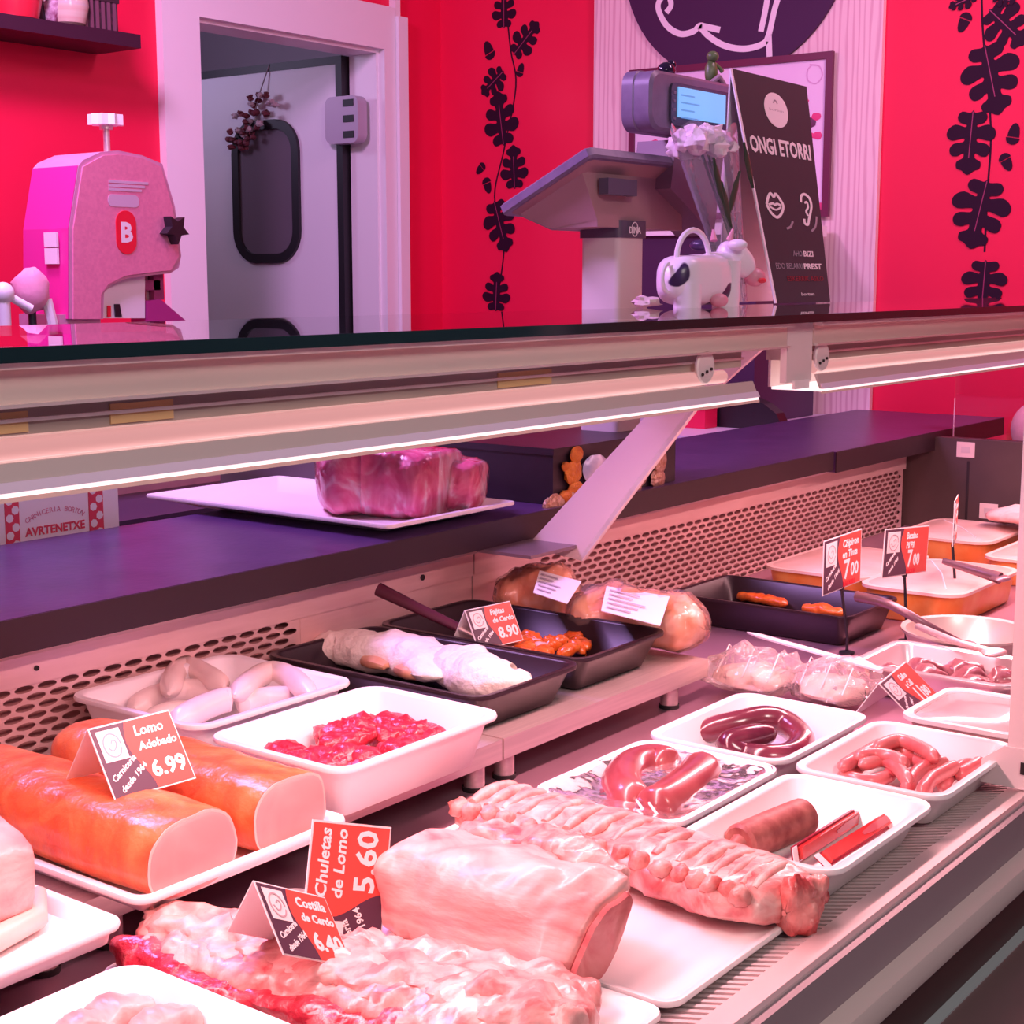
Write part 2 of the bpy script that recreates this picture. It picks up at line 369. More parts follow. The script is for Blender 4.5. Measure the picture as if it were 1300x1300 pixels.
vine('oak_vine_decal', 'dark oak leaf vine on the bright red wall right of the wood panel', XE,
     [(1246, -20), (1248, 40), (1256, 130), (1258, 180), (1254, 240), (1250, 320)],
     [(1250, 56, 1268, 146, .95), (1256, 12, 1302, 56, .95), (1236, 140, 1228, 222, .9), (1254, 228, 1232, 316, 1.0), (1252, 330, 1246, 398, 1.0), (1240, -6, 1205, 10, .7), (1262, -4, 1290, 2, .8)],
     [(1226, 24, -9, 20), (1286, 175, 5, -22), (1276, 202, 8, 17)])

# ---------------------------------------------------------------- round sign and framed poster on the wood panel
M_SIGNB = mat('round_sign_purple', (0.045, 0.003, 0.055), .6)
M_LINE = mat('sign_line_white', (0.88, 0.78, 0.86), .5)
XW = XE-.02
sc = at_x(930, -69, XW-.012); sr = .415
rs = thing('round_sign', 'large round dark purple sign with a white line drawing above the poster', 'sign', (XW, sc.y, sc.z-sr))
part('disc', MB().lathe(sc+X*.0, [(sr, 0), (sr, .012)], 64, axis='x'), M_SIGNB, rs, 30)
def px_line(pts, wd, xw, root, m, name='line'):
    P = crom([at_x(u, v, xw) for u, v in pts], len(pts)*6); rings = []
    for i, p in enumerate(P):
        t = (P[min(i+1, len(P)-1)]-P[max(i-1, 0)]).normalized(); s = Vector((0, -t.z, t.y))*wd/2
        rings.append([p+s, p-s, p-s-X*.001, p+s-X*.001])
    return part(name, MB().loft(rings), m, root, 0)
xs = XW-.0125
for pts in ([(846, -10), (836, 4), (838, 18), (848, 34), (864, 43), (880, 40), (888, 33), (896, 34), (914, 38)], [(848, -10), (852, 6), (846, 16)],
            [(888, 33), (900, 46), (920, 58), (945, 62), (968, 56), (976, 44), (984, 10), (994, -20)], [(976, 44), (977, 74)], [(966, 40), (972, 12), (977, -20)]):
    px_line(pts, .020, xs, rs, M_LINE, 'drawn_line')
# poster
pa, pb = at_x(802, 90, XW-.012), at_x(1060, 65, XW-.012); pz0, pz1 = at_x(1055, 275, XW-.012).z, pb.z; py0, py1 = pb.y, pa.y
ps = thing('framed_poster', 'pale lilac poster in a thin dark frame on the wood panel', 'poster', (XW, (py0+py1)/2, pz0))
fr_ = MB(); t = .022
for bx in ((py0, py1, pz1-t, pz1), (py0, py1, pz0, pz0+t), (py0, py0+t, pz0+t, pz1-t), (py1-t, py1, pz0+t, pz1-t)): fr_.box(XW-.028, XW-.013, bx[0], bx[1], bx[2], bx[3])
part('frame', fr_, mat('poster_frame', (0.13, 0.008, 0.05), .4), ps, 0)
part('sheet', MB().box(XW-.020, XW-.014, py0+t, py1-t, pz0+t, pz1-t), mat('poster_paper', (0.82, 0.62, 0.86), .5, c2=(.86, .70, .88), scale=4), ps, 0)
mp_ = mat('poster_pink', (0.75, 0.05, 0.22), .5); md_ = mat('poster_dark', (0.12, 0.02, 0.08), .5)
for (u, v, r, m_) in ((1036, 148, .012, mp_), (1028, 156, .016, md_), (1038, 172, .012, mp_), (1031, 172, .008, mp_), (1024, 128, .006, mp_), (1038, 266, .022, mp_), (832, 185, .02, mp_)):
    c = at_x(u, v, XW-.021); part('print_motif', MB().ball(c, .0008, r*1.4, r, 10, 6, .3, u), m_, ps, 40)
px_line([(1028, 82), (1040, 84), (1044, 96), (1036, 106), (1026, 102), (1025, 90), (1030, 83)], .004, XW-.0205, ps, mat('poster_faint', (.70, .42, .66), .5), 'print_circle')

# ---------------------------------------------------------------- wall shelf top left
sh = thing('wall_shelf', 'dark floating wall shelf on the red wall above the bandsaw', 'shelf', (2.6, YB, 2.05))
part('board', MB().box(1.8, 3.0, 3.60, YB, 2.052, 2.090), mat('dark_shelf', (0.030, 0.004, 0.022), .45), sh, 0)
ST = 2.0903
def sx(u, yy=3.68): return at_y(u, 30, yy).x
# striped mug
c = V3((sx(18), 3.68, ST)); mg = thing('striped_pot', 'red pot with white drips at the left end of the wall shelf', 'pot', c)
part('body', MB().lathe(c, [(.03, 0), (.065, .004), (.075, .05), (.08, .14), (.072, .14), (.066, .03), (.02, .02)], 24), mat('pot_red', (.65, .02, .05), .3), mg)
for k in range(10):
    a_ = 2*math.pi*k/10; part('white_drip', MB().tube([c+V3((.079*math.cos(a_), .079*math.sin(a_), z)) for z in (.145, .11, .075, .055)], [.011, .012, .012, .004], 8), M_TRAY, mg)
c = V3((sx(48), 3.70, ST)); bt = thing('dark_bottle', 'dark bottle with a small white tag on the wall shelf', 'bottle', c)
part('body', MB().lathe(c, [(.03, 0), (.036, .01), (.036, .12), (.015, .16), (.015, .2), (.0, .2)], 18), M_BLACK, bt); part('tag', MB().box(c.x-.035, c.x-.010, c.y-.042, c.y-.037, c.z+.01, c.z+.05), M_TRAY, bt, 0)
c = V3((sx(63), 3.68, ST)); cu = thing('speckled_cup', 'small speckled cup between the dark bottle and the glass jar', 'cup', c)
part('body', MB().lathe(c, [(.012, 0), (.022, .01), (.034, .07), (.036, .13), (.030, .13), (.02, .02), (.0, .02)], 18), mat('cup_speckle', (.75, .55, .70), .4, c2=(.3, .05, .15), scale=60), cu); part('rim', MB().lathe(c+Z*.128, [(.030, 0), (.037, 0), (.037, .006), (.030, .006)], 18), M_TRAY, cu)
c = V3((sx(85), 3.67, ST)); jr = thing('painted_jar', 'rounded glass jar painted with a beach scene on the wall shelf', 'jar', c)
part('body', MB().lathe(c, [(.028, 0), (.045, .012), (.056, .06), (.05, .11), (.036, .135), (.0, .136)], 24), mat('jar_paint', (.55, .10, .12), .15, c2=(.62, .52, .42), c3=(.30, .38, .85), scale=3, stretch=(.3, .3, 5), lo=.3, hi=.7), jr)
part('handle', MB().tube([c+V3((.05+.030*math.sin(q), 0, .06+.055*math.cos(q))) for q in [math.pi*k/10 for k in range(11)]], .010, 8), M_TRAY, jr)
c = V3((sx(119), 3.70, ST)); wx = thing('woven_box', 'small dark woven box at the right end of the wall shelf', 'box', c)
part('body', MB().box(c.x-.062, c.x+.062, c.y-.05, c.y+.05, c.z, c.z+.085), mat('woven_dark', (.10, .02, .05), .6, c2=(.03, .01, .02), kind='voronoi', scale=60, lo=.1, hi=.5), wx, 0)
for k in range(6):
    part('woven_strip', MB().box(c.x-.056+k*.02, c.x-.046+k*.02, c.y-.0535, c.y-.05, c.z+.003, c.z+.084), mat('woven_light', (.17, .06, .10), .6), wx, 0)
part('lid', MB().box(c.x-.066, c.x+.066, c.y-.054, c.y+.054, c.z+.085, c.z+.098), MATS['woven_dark'], wx, 0)
# ---------------------------------------------------------------- refrigerated counter
ZD, ZP, ZW, ZG = .74, .805, 1.0, 1.35      # deck, raised platform, worktop, top of the glass shelf
CX0, CX1 = -.1, 3.90
case = thing('refrigerated_counter', 'stainless refrigerated meat counter with slotted front grille and perforated rear panel', 'display case', (1.9, 1.1, 0))
part('cabinet_body', MB().box(CX0, CX1, .64, 1.60, .04, .70), M_DARK, case, 0)
part('deck', MB().box(CX0, CX1, .715, 1.618, .70, ZD), M_STEELD, case, 0)
part('grille_trough', MB().box(CX0, CX1, .60, .715, .70, .712), M_DARK, case, 0)
part('front_lip', MB().prism([(CX0, .588, .7), (CX0, .588, .767), (CX0, .591, .770), (CX0, .626, .7610), (CX0, .626, .7)], X*(CX1-CX0)), M_ALU, case, 0)
part('grille_rear_strip', MB().box(CX0, CX1, .692, .716, .70, .7425), M_ALU, case, 0)
# grille bars share one mesh
gb = MB().prism([(0, .625, .749), (0, .625, .7610), (0, .696, .7430), (0, .696, .731)], X*.0062)
off = Vector(case.location); gme = _mesh('grille_bar', gb, M_ALU, Vector((0, 0, 0)), 0)
xb = .80; k = 0
while xb < 1.99:
    o = bpy.data.objects.new('grille_bar', gme); COL.objects.link(o); o.parent = case; o.location = V3((xb, 0, 0))-off; xb += .0118
part('grille_plate', MB().prism([(1.99, .625, .749), (1.99, .625, .7610), (1.99, .696, .7430), (1.99, .696, .731)], X*1.9).prism([(CX0, .625, .749), (CX0, .625, .7610), (CX0, .696, .7430), (CX0, .696, .731)], X*(.8-CX0)), M_ALU, case, 0)
part('front_fascia', MB().box(CX0, CX1, .578, .60, .716, .764), M_FASC, case, 0)
part('bumper_rail', MB().loft([[V3((x, .578, .716)), V3((x, .560, .710)), V3((x, .556, .696)), V3((x, .560, .682)), V3((x, .600, .678)), V3((x, .600, .716))] for x in (CX0, CX1)]), M_BUMP, case, 40)
part('front_panel', MB().box(CX0, CX1, .585, .60, .40, .680), M_BROWN, case, 0)
part('glass_ledge', MB().box(CX0, CX1, .40, .572, .588, .599), mat('ledge_taupe', (.17, .12, .12), .25), case, 0)
part('ledge_edge', MB().box(CX0, CX1, .572, .585, .588, .601), M_TEAL, case, 0, 'pale teal edge strip')
part('kick_panel', MB().box(CX0, CX1, .59, .64, .04, .40), M_BROWN, case, 0)
# rear panel with real punched holes
PY = 1.62
def perforated(xa, xb, z0, z1, px=.0345, pz=.0120, rx=.0146, rz=.0047, n=12):
    mb = MB(); nz = int((z1-z0)/pz)
    for r in range(nz):
        zc = z1-(r+.5)*pz; xo = xa+(px/2 if r % 2 else 0); xc = xo+px/2
        if r % 2: mb.add([(xa, PY, zc-pz/2), (xo, PY, zc-pz/2), (xo, PY, zc+pz/2), (xa, PY, zc+pz/2)], [(0, 1, 2, 3)])
        while xc+px/2 <= xb+1e-6:
            inner = []; outer = []
            for k in range(n):
                a = 2*math.pi*(k+.5)/n; c_, s_ = math.cos(a), math.sin(a)
                inner.append((xc+rx*c_, PY, zc+rz*s_))
            m = n//4; cs = [(px/2, pz/2), (-px/2, pz/2), (-px/2, -pz/2), (px/2, -pz/2)]
            for k in range(n):
                a = 2*math.pi*(k+.5)/n; c_, s_ = math.cos(a), math.sin(a); q = max(abs(c_), abs(s_))
                outer.append((xc+px/2*c_/q, PY, zc+pz/2*s_/q))
            mb.add(inner+outer, [(j, (j+1) % n, n+(j+1) % n, n+j) for j in range(n)])
            for q in range(4):   # corner fill
                a = math.pi/4+q*math.pi/2
                j = int((a/(2*math.pi))*n-.5)
                cx_ = (xc+px/2*(1 if math.cos(a) > 0 else -1), PY, zc+pz/2*(1 if math.sin(a) > 0 else -1))
                mb.add([outer[j % n], outer[(j+1) % n], cx_], [(0, 1, 2)])
            xc += px
        xe = xc-px/2
        if xb-xe > 1e-4: mb.add([(xe, PY, zc-pz/2), (xb, PY, zc-pz/2), (xb, PY, zc+pz/2), (xe, PY, zc+pz/2)], [(0, 1, 2, 3)])
    zl = z1-nz*pz
    if zl > z0+1e-4: mb.add([(xa, PY, z0), (xb, PY, z0), (xb, PY, zl), (xa, PY, zl)], [(0, 1, 2, 3)])
    return mb
M_REAR = mat('rear_panel_steel', (0.86, 0.62, 0.58), .42, .45, c2=(0.78, 0.54, 0.50), scale=5, stretch=(1, 1, 12))
part('rear_panel', perforated(.80, 1.615, ZD, .894), M_REAR, case, 0, 'perforated steel rear panel')
part('rear_panel', perforated(2.23, 3.88, ZD, .896), M_REAR, case, 0, 'perforated steel rear panel')
part('rear_panel', MB().box(1.615, 2.030, PY-.0005, PY+.002, ZD, .900).box(.3, .80, PY, PY+.002, ZD, .9).box(.3, 2.03, PY-.004, PY+.003, .894, .956), M_REAR, case, 0, 'plain steel rear panel')
part('rear_panel', MB().box(2.034, 2.23, PY-.0005, PY+.002, ZD, .9).box(2.034, 3.89, PY-.004, PY+.003, .896, .956), M_REAR, case, 0, 'plain steel rear panel')
part('panel_ledge', MB().prism([(.3, PY-.004, .932), (.3, PY-.022, .945), (.3, PY-.022, .9545), (.3, PY, .9545)], X*3.59), M_ALU, case, 0)
part('air_duct', MB().box(.3, 3.9, PY+.02, PY+.05, .70, .95), mat('duct_maroon', (.42, .22, .20), .6), case, 0)
part('bolt', MB().lathe(at_y(46, 848, PY-.004), [(.0035, 0), (.0035, .002)], 10, axis='y'), M_DARK, case); part('bolt', MB().lathe(at_y(536, 733, PY-.004), [(.005, 0), (.005, .002)], 10, axis='y'), M_DARK, case)
# far end panel with stickers and the glass above it
part('end_panel', MB().box(CX1, CX1+.04, .59, 1.66, .4, .985), M_ENDP, case, 0)
part('end_glass', MB().box(CX1+.012, CX1+.020, .62, 1.5, .985, 1.33), M_GLASS, case, 0)
for (u, v) in ((1226, 571), (1255, 649)):
    c = at_x(u, v, CX1-.001); s_ = part('sticker', MB().box(c.x-.001, c.x+.0008, c.y-.024, c.y+.024, c.z-.02, c.z+.02), mat('sticker_cream', (.75, .62, .55), .5), case, 0)
    part('sticker_mark', MB().box(c.x-.0016, c.x-.001, c.y-.012, c.y+.012, c.z-.008, c.z+.008), M_BUMP, s_, 0)
c = at_x(1229, 600, CX1-.001); part('panel_joint', MB().box(c.x-.0008, c.x+.0008, c.y-.003, c.y+.003, .75, c.z+.03), M_DARK, case, 0)

# ---------------------------------------------------------------- divider post at the right edge
pp = thing('divider_post', 'pale pink metal divider post standing on the counter lip at the right edge', 'post', (1.86, .61, .765))
part('upright', MB().box(1.852, 1.866, .585, .622, .79, 1.336), M_PINKMETAL, pp, 0)
part('foot', MB().prism([(1.850, .585, .7702), (1.850, .654, .7702), (1.850, .654, .800), (1.850, .625, .822), (1.850, .585, .822)], X*.018), M_PINKMETAL, pp, 0)
part('foot_slot', MB().box(1.8485, 1.8505, .594, .604, .79, .805), M_DARK, pp, 0)

# ---------------------------------------------------------------- worktop
wt = thing('worktop', 'dark purple worktop running along the back of the meat counter', 'worktop', (2.1, 1.78, .955))
xs_ = at_z(1072, 574, ZW).x
part('slab', MB().box(-.2, xs_-.0015, 1.55, 2.0, .956, ZW), M_WORK, wt, 0)
part('slab', MB().box(xs_+.0015, 4.42, 1.545, 2.0, .950, ZW-.001), M_WORK, wt, 0)
part('front_edge_band', MB().box(-.2, xs_-.0015, 1.5475, 1.55, .9555, ZW-.0006), mat('edge_brown', (.024, .009, .013), .45), wt, 0, 'dark brown front edge')
part('front_edge_band', MB().box(xs_+.0015, 4.42, 1.5425, 1.545, .9495, ZW-.0016), MATS['edge_brown'], wt, 0, 'dark brown front edge')
part('support_panel', MB().box(-.2, 4.40, 1.70, 1.96, 0, .95), M_DARK, wt, 0)

# ---------------------------------------------------------------- glass canopy with lamps
cn = thing('glass_canopy', 'clear glass serving shelf with lamp housings over the meat counter', 'glass shelf', (2.0, 1.2, 1.2))
GY0, GY1 = .965, 1.42
part('glass_top', MB().box(.15, 3.96, GY0+.004, GY1, ZG-.011, ZG), M_GLASS, cn, 0)
part('glass_edge', MB().box(.15, 3.96, GY0, GY0+.004, ZG-.0112, ZG+.0002), M_EDGE, cn, 0, 'dark green polished glass edge')
M_TUBE = mat('lamp_tube', (.25, .15, .15), .3, emit=(1.0, .44, .43), estr=.6)
M_DIFF = mat('lamp_diffuser', (1, .9, .9), .3, emit=(1.0, .78, .78), estr=1.1)
M_HOUS = mat('lamp_housing_olive', (0.50, 0.42, 0.36), .4, .1, c2=(.36, .30, .27), scale=3, stretch=(1, 8, 8))
M_LAMPG = mat('lamp_profile_grey', (0.62, 0.52, 0.50), .4, .1)
M_FASC2 = mat('canopy_fascia', (0.78, 0.62, 0.56), .35, .1, c2=(.70, .55, .51), scale=2, stretch=(1, 10, 10))
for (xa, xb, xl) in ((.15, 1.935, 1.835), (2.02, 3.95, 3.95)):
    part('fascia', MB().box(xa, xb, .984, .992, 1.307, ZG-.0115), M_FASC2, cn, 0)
    part('highlight_strip', MB().box(xa, xb, .972, .984, 1.3335, 1.3385), mat('highlight_pale', (.95, .80, .78), .2), cn, 0)  # highlight below the glass edge, put in as a pale strip
    part('fascia_lip', MB().box(xa, xb, .978, .992, 1.3045, 1.3072), M_ALU, cn, 0)
    lp = part('lamp_housing', MB().box(xa, xl, 1.000, 1.060, 1.282, 1.304), M_HOUS, cn, 0)
    part('housing_rail', MB().box(xa, xl, .996, 1.000, 1.292, 1.295), M_ALU, lp, 0)
    part('lamp_tube', MB().tube([(xa+.02, .995, 1.2725), (xl-.06, .995, 1.2725)], .0085, 12), M_TUBE, lp)
    x2 = xl-.005
    rf = part('reflector', MB().prism([(xa, .979, 1.2640), (xa, .983, 1.2640), (xa, .974, 1.2435), (xa, 1.055, 1.2435), (xa, 1.055, 1.246), (xa, .970, 1.2435), (xa, .970, 1.2435)][:3]+[(xa, .970, 1.2435)], X*(x2-xa)), M_LAMPG, cn, 0)
    part('reflector_back', MB().box(xa, x2, 1.052, 1.056, 1.243, 1.283), M_ALU, rf, 0)
    part('diffuser', MB().box(xa, x2, .970, 1.050, 1.2395, 1.2435), M_DIFF, rf, 0)
    part('reflector_lip', MB().prism([(xa, .9715, 1.2510), (xa, .9735, 1.2510), (xa, .9700, 1.2437), (xa, .9675, 1.2437)], X*(x2-xa)), mat('lip_lilac', (.80, .66, .84), .35), rf, 0)
    part('diffuser_lip', MB().box(xa, x2, .9685, .972, 1.2365, 1.2400), mat('lip_cream', (.85, .62, .55), .4), rf, 0)
    area('counter_lamp', ((xa+x2)/2, 1.01, 1.236), ((xa+x2)/2, .93, .74), x2-xa-.04, .06, 10.3*(x2-xa), CASE_COL)
    # lamp end cap with screws
    e = part('end_cap', MB().lathe((xa+.03 if xa > 1 else xl-.12, .990, 1.288), [(.020, 0), (.022, .004), (.020, .006)], 24, axis='y'), M_PINKMETAL, cn)
    for q in range(3): part('screw', MB().lathe((e.data.vertices[0].co.x+cn.location.x-.032+q*.011, .9835, 1.279+q*.003), [(.002, 0), (.002, .002)], 8, axis='y'), M_DARK, e)
M_YEL = mat('yellowed_label', (.62, .42, .20), .5)
for (u0, u1, v) in ((-4, 36, 548), (140, 220, 526), (632, 700, 462)):
    p0, p1 = at_y(u0, v, .999), at_y(u1, v, .999); part('paper_label', MB().box(p0.x, p1.x, .9985, .9998, 1.284, 1.300), M_YEL, cn, 0)
# leaning brace bar
BX = 2.10
br = [at_x(u, v, BX) for u, v in ((668, 694), (738, 712), (884, 517), (985, 427), (930, 424), (830, 517))]
part('brace_bar', MB().prism(br, X*.010), M_PINKMETAL, cn, 0, 'pale slanted brace bar')
part('brace_edge', MB().prism([br[1]+V3((0, -.0005, -.0005)), br[2]+V3((0, -.0005, -.0005)), br[2]+V3((0, .006, .003)), br[1]+V3((0, .006, .003))], X*.0105), mat('brace_edge_lit', (.9, .8, .76), .3), cn, 0)  # lamp light along the bar's edge is put into its paler colour
part('brace_foot', MB().box(BX-.13, BX+.012, min(br[0].y, br[1].y)+.01, 1.56, .950, .9555), mat('brace_foot_grey', (.30, .22, .24), .4, .6), cn, 0)
part('hanger_plate', MB().box(1.938, 2.016, .985, .995, 1.255, 1.338), M_PINKMETAL, cn, 0)
part('hanger_clip', MB().box(1.955, 2.0, .98, .984, 1.246, 1.258), M_TRAY, cn, 0)

# ---------------------------------------------------------------- back table, saw, bag
tb = thing('back_table', 'low dark table along the red back wall under the bandsaw', 'table', (2.2, 3.1, 0))
part('table_top', MB().box(1.2, 3.05, 2.55, 3.55, .86, .90), mat('dark_table', (.06, .03, .07), .35), tb, 0)
for (x, y) in ((1.25, 2.6), (3.0, 2.6), (1.25, 3.5), (3.0, 3.5)): part('leg', MB().box(x-.025, x+.025, y-.025, y+.025, 0, .86), M_STEEL, tb, 0)
part('apron', MB().box(1.25, 3.0, 2.57, 2.59, .78, .86), M_WHITE, tb, 0)
# bandsaw head (profile in the x-z plane)
M_SAW = mat('saw_grey_pink', (0.62, 0.30, 0.44), .42, .1, c2=(.56, .26, .40), scale=30)
SY = 2.92
sw = thing('bandsaw', 'grey butcher bandsaw with a red B badge standing on the back table', 'bandsaw', (at_y(140, 300, SY).x, SY+.1, .90))
prof = [(88, 405), (88, 290), (100, 210), (106, 203), (128, 193), (150, 191), (180, 197), (206, 208), (222, 262), (230, 325), (227, 340), (216, 347), (196, 349), (160, 354), (140, 362), (132, 372), (131, 405)]
P = [at_y(u, v, SY) for u, v in prof]
body = MB().prism(P, Y*.17); part('head_casing', body, M_SAW, sw, 30)
pl = [at_y(u, v, SY) for u, v in ((92, 405), (92, 290), (104, 212), (129, 198), (150, 196), (180, 201), (203, 212), (218, 264), (226, 325), (216, 343), (196, 345), (158, 350), (136, 361), (127, 374), (127, 405))]
part('cover_plate', MB().prism([p-Y*.004 for p in pl], Y*.004), mat('saw_cover', (.80, .25, .38), .45, .0, c2=(.72, .21, .34), scale=120), sw, 0, 'pinkish grey cover plate')
part('column', MB().box(P[0].x-.02, P[-1].x, SY+.01, SY+.16, .94, P[0].z+.01), M_SAW, sw, 0)
part('saw_base', MB().box(P[0].x-.04, P[9].x+.06, SY-.05, SY+.25, .90, 1.02), M_SAW, sw, 0); part('cutting_table', MB().box(P[0].x-.05, P[9].x+.14, SY-.12, SY+.28, 1.02, 1.035), M_STEEL, sw, 0)
bp_ = at_y(160, 295, SY-.0045)
bd = part('badge', MB().prism([V3((bp_.x+q.x, SY-.006, bp_.z+q.y)) for q in rrect(-.029, .029, -.050, .050, .028, 0, 6)], Y*.002), mat('badge_red', (.85, .01, .04), .4), sw, 0, 'red badge with a white B')
part('badge_letter', put_text(MB(), 'B', .062, V3((bp_.x, SY-.0062, bp_.z-.021)), X, Z, bold=.0025, align='CENTER'), M_TRAY, bd, 0)
lp_ = at_y(157, 255, SY-.0045); part('name_plate', MB().prism([V3((lp_.x+q.x, SY-.005, lp_.z+q.y)) for q in rrect(-.045, .045, -.014, .014, .012, 0)], Y*.001), mat('plate_pale', (.62, .45, .56), .4), sw, 0)
for k in range(3):
    q = at_y(138, 230+k*5, SY-.0045); part('warning_print', MB().box(q.x, q.x+.115-.01*k, SY-.0052, SY-.004, q.z-.003, q.z+.003), MATS['plate_pale'], sw, 0)
for v0, v1 in ((295, 313), (315, 335)):
    a_, b_ = at_x(65, v0, P[0].x-.001), at_x(86, v1, P[0].x-.001)
    part('side_label', MB().box(P[0].x-.004, P[0].x+.002, SY+.03, SY+.075, b_.z, a_.z), M_TRAY, sw, 0)
part('side_panel', MB().prism([V3((P[0].x-.002, SY+.002, P[0].z)), V3((P[0].x-.002, SY+.168, P[0].z)), V3((P[1].x-.002, SY+.168, P[1].z)), V3((P[1].x-.002, SY+.002, P[1].z))], X*.001).prism([V3((P[1].x-.002, SY+.002, P[1].z)), V3((P[1].x-.002, SY+.168, P[1].z)), V3((P[2].x-.002, SY+.168, P[2].z)), V3((P[2].x-.002, SY+.002, P[2].z))], X*.001), mat('saw_side', (.78, .035, .32), .35), sw, 0)
kb = at_y(136, 192, SY+.085)
kn = part('tension_screw', MB().lathe(kb-Z*.03, [(.008, 0), (.008, .08), (.016, .08), (.016, .09), (.008, .09), (.008, .10)], 14), M_STEEL, sw)
part('tension_knob', MB().loft([[kb+V3(((.042 if j % 2 else .034)*math.cos(j*math.pi/9), (.042 if j % 2 else .034)*math.sin(j*math.pi/9), .060+h)) for j in range(18)] for h in (0, .024)]), M_TRAY, kn, 0, 'white scalloped knob')
kc = at_y(222, 291, SY-.02)
part('star_knob', MB().loft([[kc+V3(((.036 if j % 2 else .018)*math.cos(j*math.pi/5+.3), h, (.036 if j % 2 else .018)*math.sin(j*math.pi/5+.3))) for j in range(10)] for h in (-.012, .016)]), M_BLACK, sw, 0, 'black star shaped knob'); part('knob_shaft', MB().tube([kc, kc+Y*.05], .01, 10), M_BLACK, sw)
bl0, bl1 = at_y(187, 350, SY+.05), at_y(187, 430, SY+.05); part('blade', MB().box(bl0.x-.006, bl0.x+.006, SY+.05, SY+.0512, 1.03, bl0.z+.01), M_STEEL, sw, 0)
g0 = at_y(196, 362, SY+.04); part('blade_guide', MB().box(g0.x-.05, g0.x+.01, SY+.03, SY+.07, g0.z-.012, g0.z+.012).box(g0.x-.01, g0.x+.02, SY+.03, SY+.07, g0.z-.035, g0.z+.03), mat('guide_plum', (.30, .05, .16), .4), sw, 0)
mg_ = [at_y(u, v, SY+.02) for u, v in ((187, 382), (204, 380), (237, 408), (205, 410), (187, 410))]; part('meat_pusher', MB().prism(mg_, Y*.06), mat('pusher_magenta', (.42, .03, .22), .4), sw, 0)
part('white_backplate', MB().prism([at_y(u, v, SY+.025) for u, v in ((131, 404), (132, 362), (184, 348), (184, 404))], Y*.01), M_TRAY, sw, 0)
part('red_mark', MB().prism([at_y(u, v, SY+.02) for u, v in ((137, 402), (137, 388), (141, 388), (141, 402))], Y*.004), MATS['badge_red'], sw, 0); part('black_mark', MB().prism([at_y(u, v, SY+.02) for u, v in ((147, 402), (146, 386), (152, 386), (155, 402))], Y*.004), M_BLACK, sw, 0)
# pink covered stand and white jointed arm left of the saw
c = at_y(40, 380, 2.95); mc = thing('covered_stand', 'pink cloth cap over a dark stem left of the bandsaw', 'stand', (c.x, c.y, .90))
part('stem', MB().tube([(c.x, c.y, .90), (c.x, c.y, c.z)], .009, 10), M_BLACK, mc); part('stem_base', MB().lathe((c.x, c.y, .90), [(.06, 0), (.06, .012), (.01, .018)], 18), M_BLACK, mc)
part('cloth_cap', MB().ball(c+Z*.02, .042, .042, .05, 16, 10, .18, 3), mat('pink_cloth', (.80, .42, .52), .7, c2=(.72, .30, .42), scale=12, bump=.3), mc)
part('hanging_strap', MB().tube([c+V3((.025, -.02, 0)), c+V3((.034, -.025, -.05)), c+V3((.036, -.02, -.16))], .012, 8), M_TRAY, mc)
c2 = at_y(4, 372, 2.90); wa = thing('jointed_arm', 'white jointed arm reaching in at the far left beside the bandsaw', 'arm', (c2.x, c2.y, .90))
e2 = at_y(40, 392, 2.88); part('lower_arm', MB().tube([(c2.x, c2.y, .90), c2], .014, 10), M_TRAY, wa); part('elbow', MB().ball(c2, .024), M_TRAY, wa); part('upper_arm', MB().tube([c2, e2], .009, 10), M_TRAY, wa)
# paper bag behind the worktop
bgx0, bgx1 = at_y(-60, 660, 2.04).x, at_y(146, 660, 2.04).x
M_BAG = mat('bag_paper', (.92, .84, .92), .6); M_PRINT = mat('bag_print', (.75, .06, .12), .6)
bsh = thing('bag_shelf', 'narrow ledge behind the worktop carrying the printed paper bag', 'ledge', (1.4, 2.1, 0)); part('ledge_top', MB().box(.9, 1.75, 2.003, 2.22, .88, .90), M_DARK, bsh, 0); part('ledge_foot', MB().box(.9, 1.75, 2.05, 2.2, 0, .88), M_DARK, bsh, 0)
bg = thing('paper_bag', 'white paper butcher bag printed in red behind the left of the worktop', 'bag', ((bgx0+bgx1)/2, 2.09, .90))
ztop = 1.17
part('bag_body', MB().loft([[V3((bgx0, 2.03, z)), V3((bgx1, 2.03, z)), V3((bgx1+.0, 2.085-d, z)), V3((bgx1, 2.14-2*d, z)), V3((bgx0, 2.14-2*d, z)), V3((bgx0, 2.085-d, z))] for z, d in ((.90, 0), (1.05, .01), (ztop, .03))]), M_BAG, bg, 0)
def fx(u): return at_y(u, 660, 2.03).x
for (ua, ub) in ((6, 24), (113, 131)):
    x0, x1 = fx(ua), fx(ub); bb = part('printed_border', MB().box(x0, x1, 2.0285, 2.03, .91, ztop-.004), M_PRINT, bg, 0)
    for k in range(9):
        for q in range(2):
            cc = V3((x0+(x1-x0)*(.3+.42*q), 2.0283, .925+k*.027+q*.012)); part('border_flower', MB().lathe(cc, [(.007, 0), (.007, .0004)], 7, axis='y'), M_BAG, bb, 0)
cxm = fx(70); zl = at_y(70, 670, 2.03).z
part('bag_lettering', put_text(MB(), 'AVRTENETXE', .0185, V3((cxm, 2.0293, zl-.007)), X, Z, bold=.0006, align='CENTER'), M_PRINT, bg, 0)
arc = MB()
for k, ch in enumerate('CARNICERIA BORTUN'):
    a_ = (k-8)*.095; put_text(arc, ch, .0115, V3((cxm+math.sin(a_)*.072, 2.0293, zl+.026+(math.cos(a_)-1)*.04)), (X*math.cos(a_)-Z*math.sin(a_)), (Z*math.cos(a_)+X*math.sin(a_)), align='CENTER')
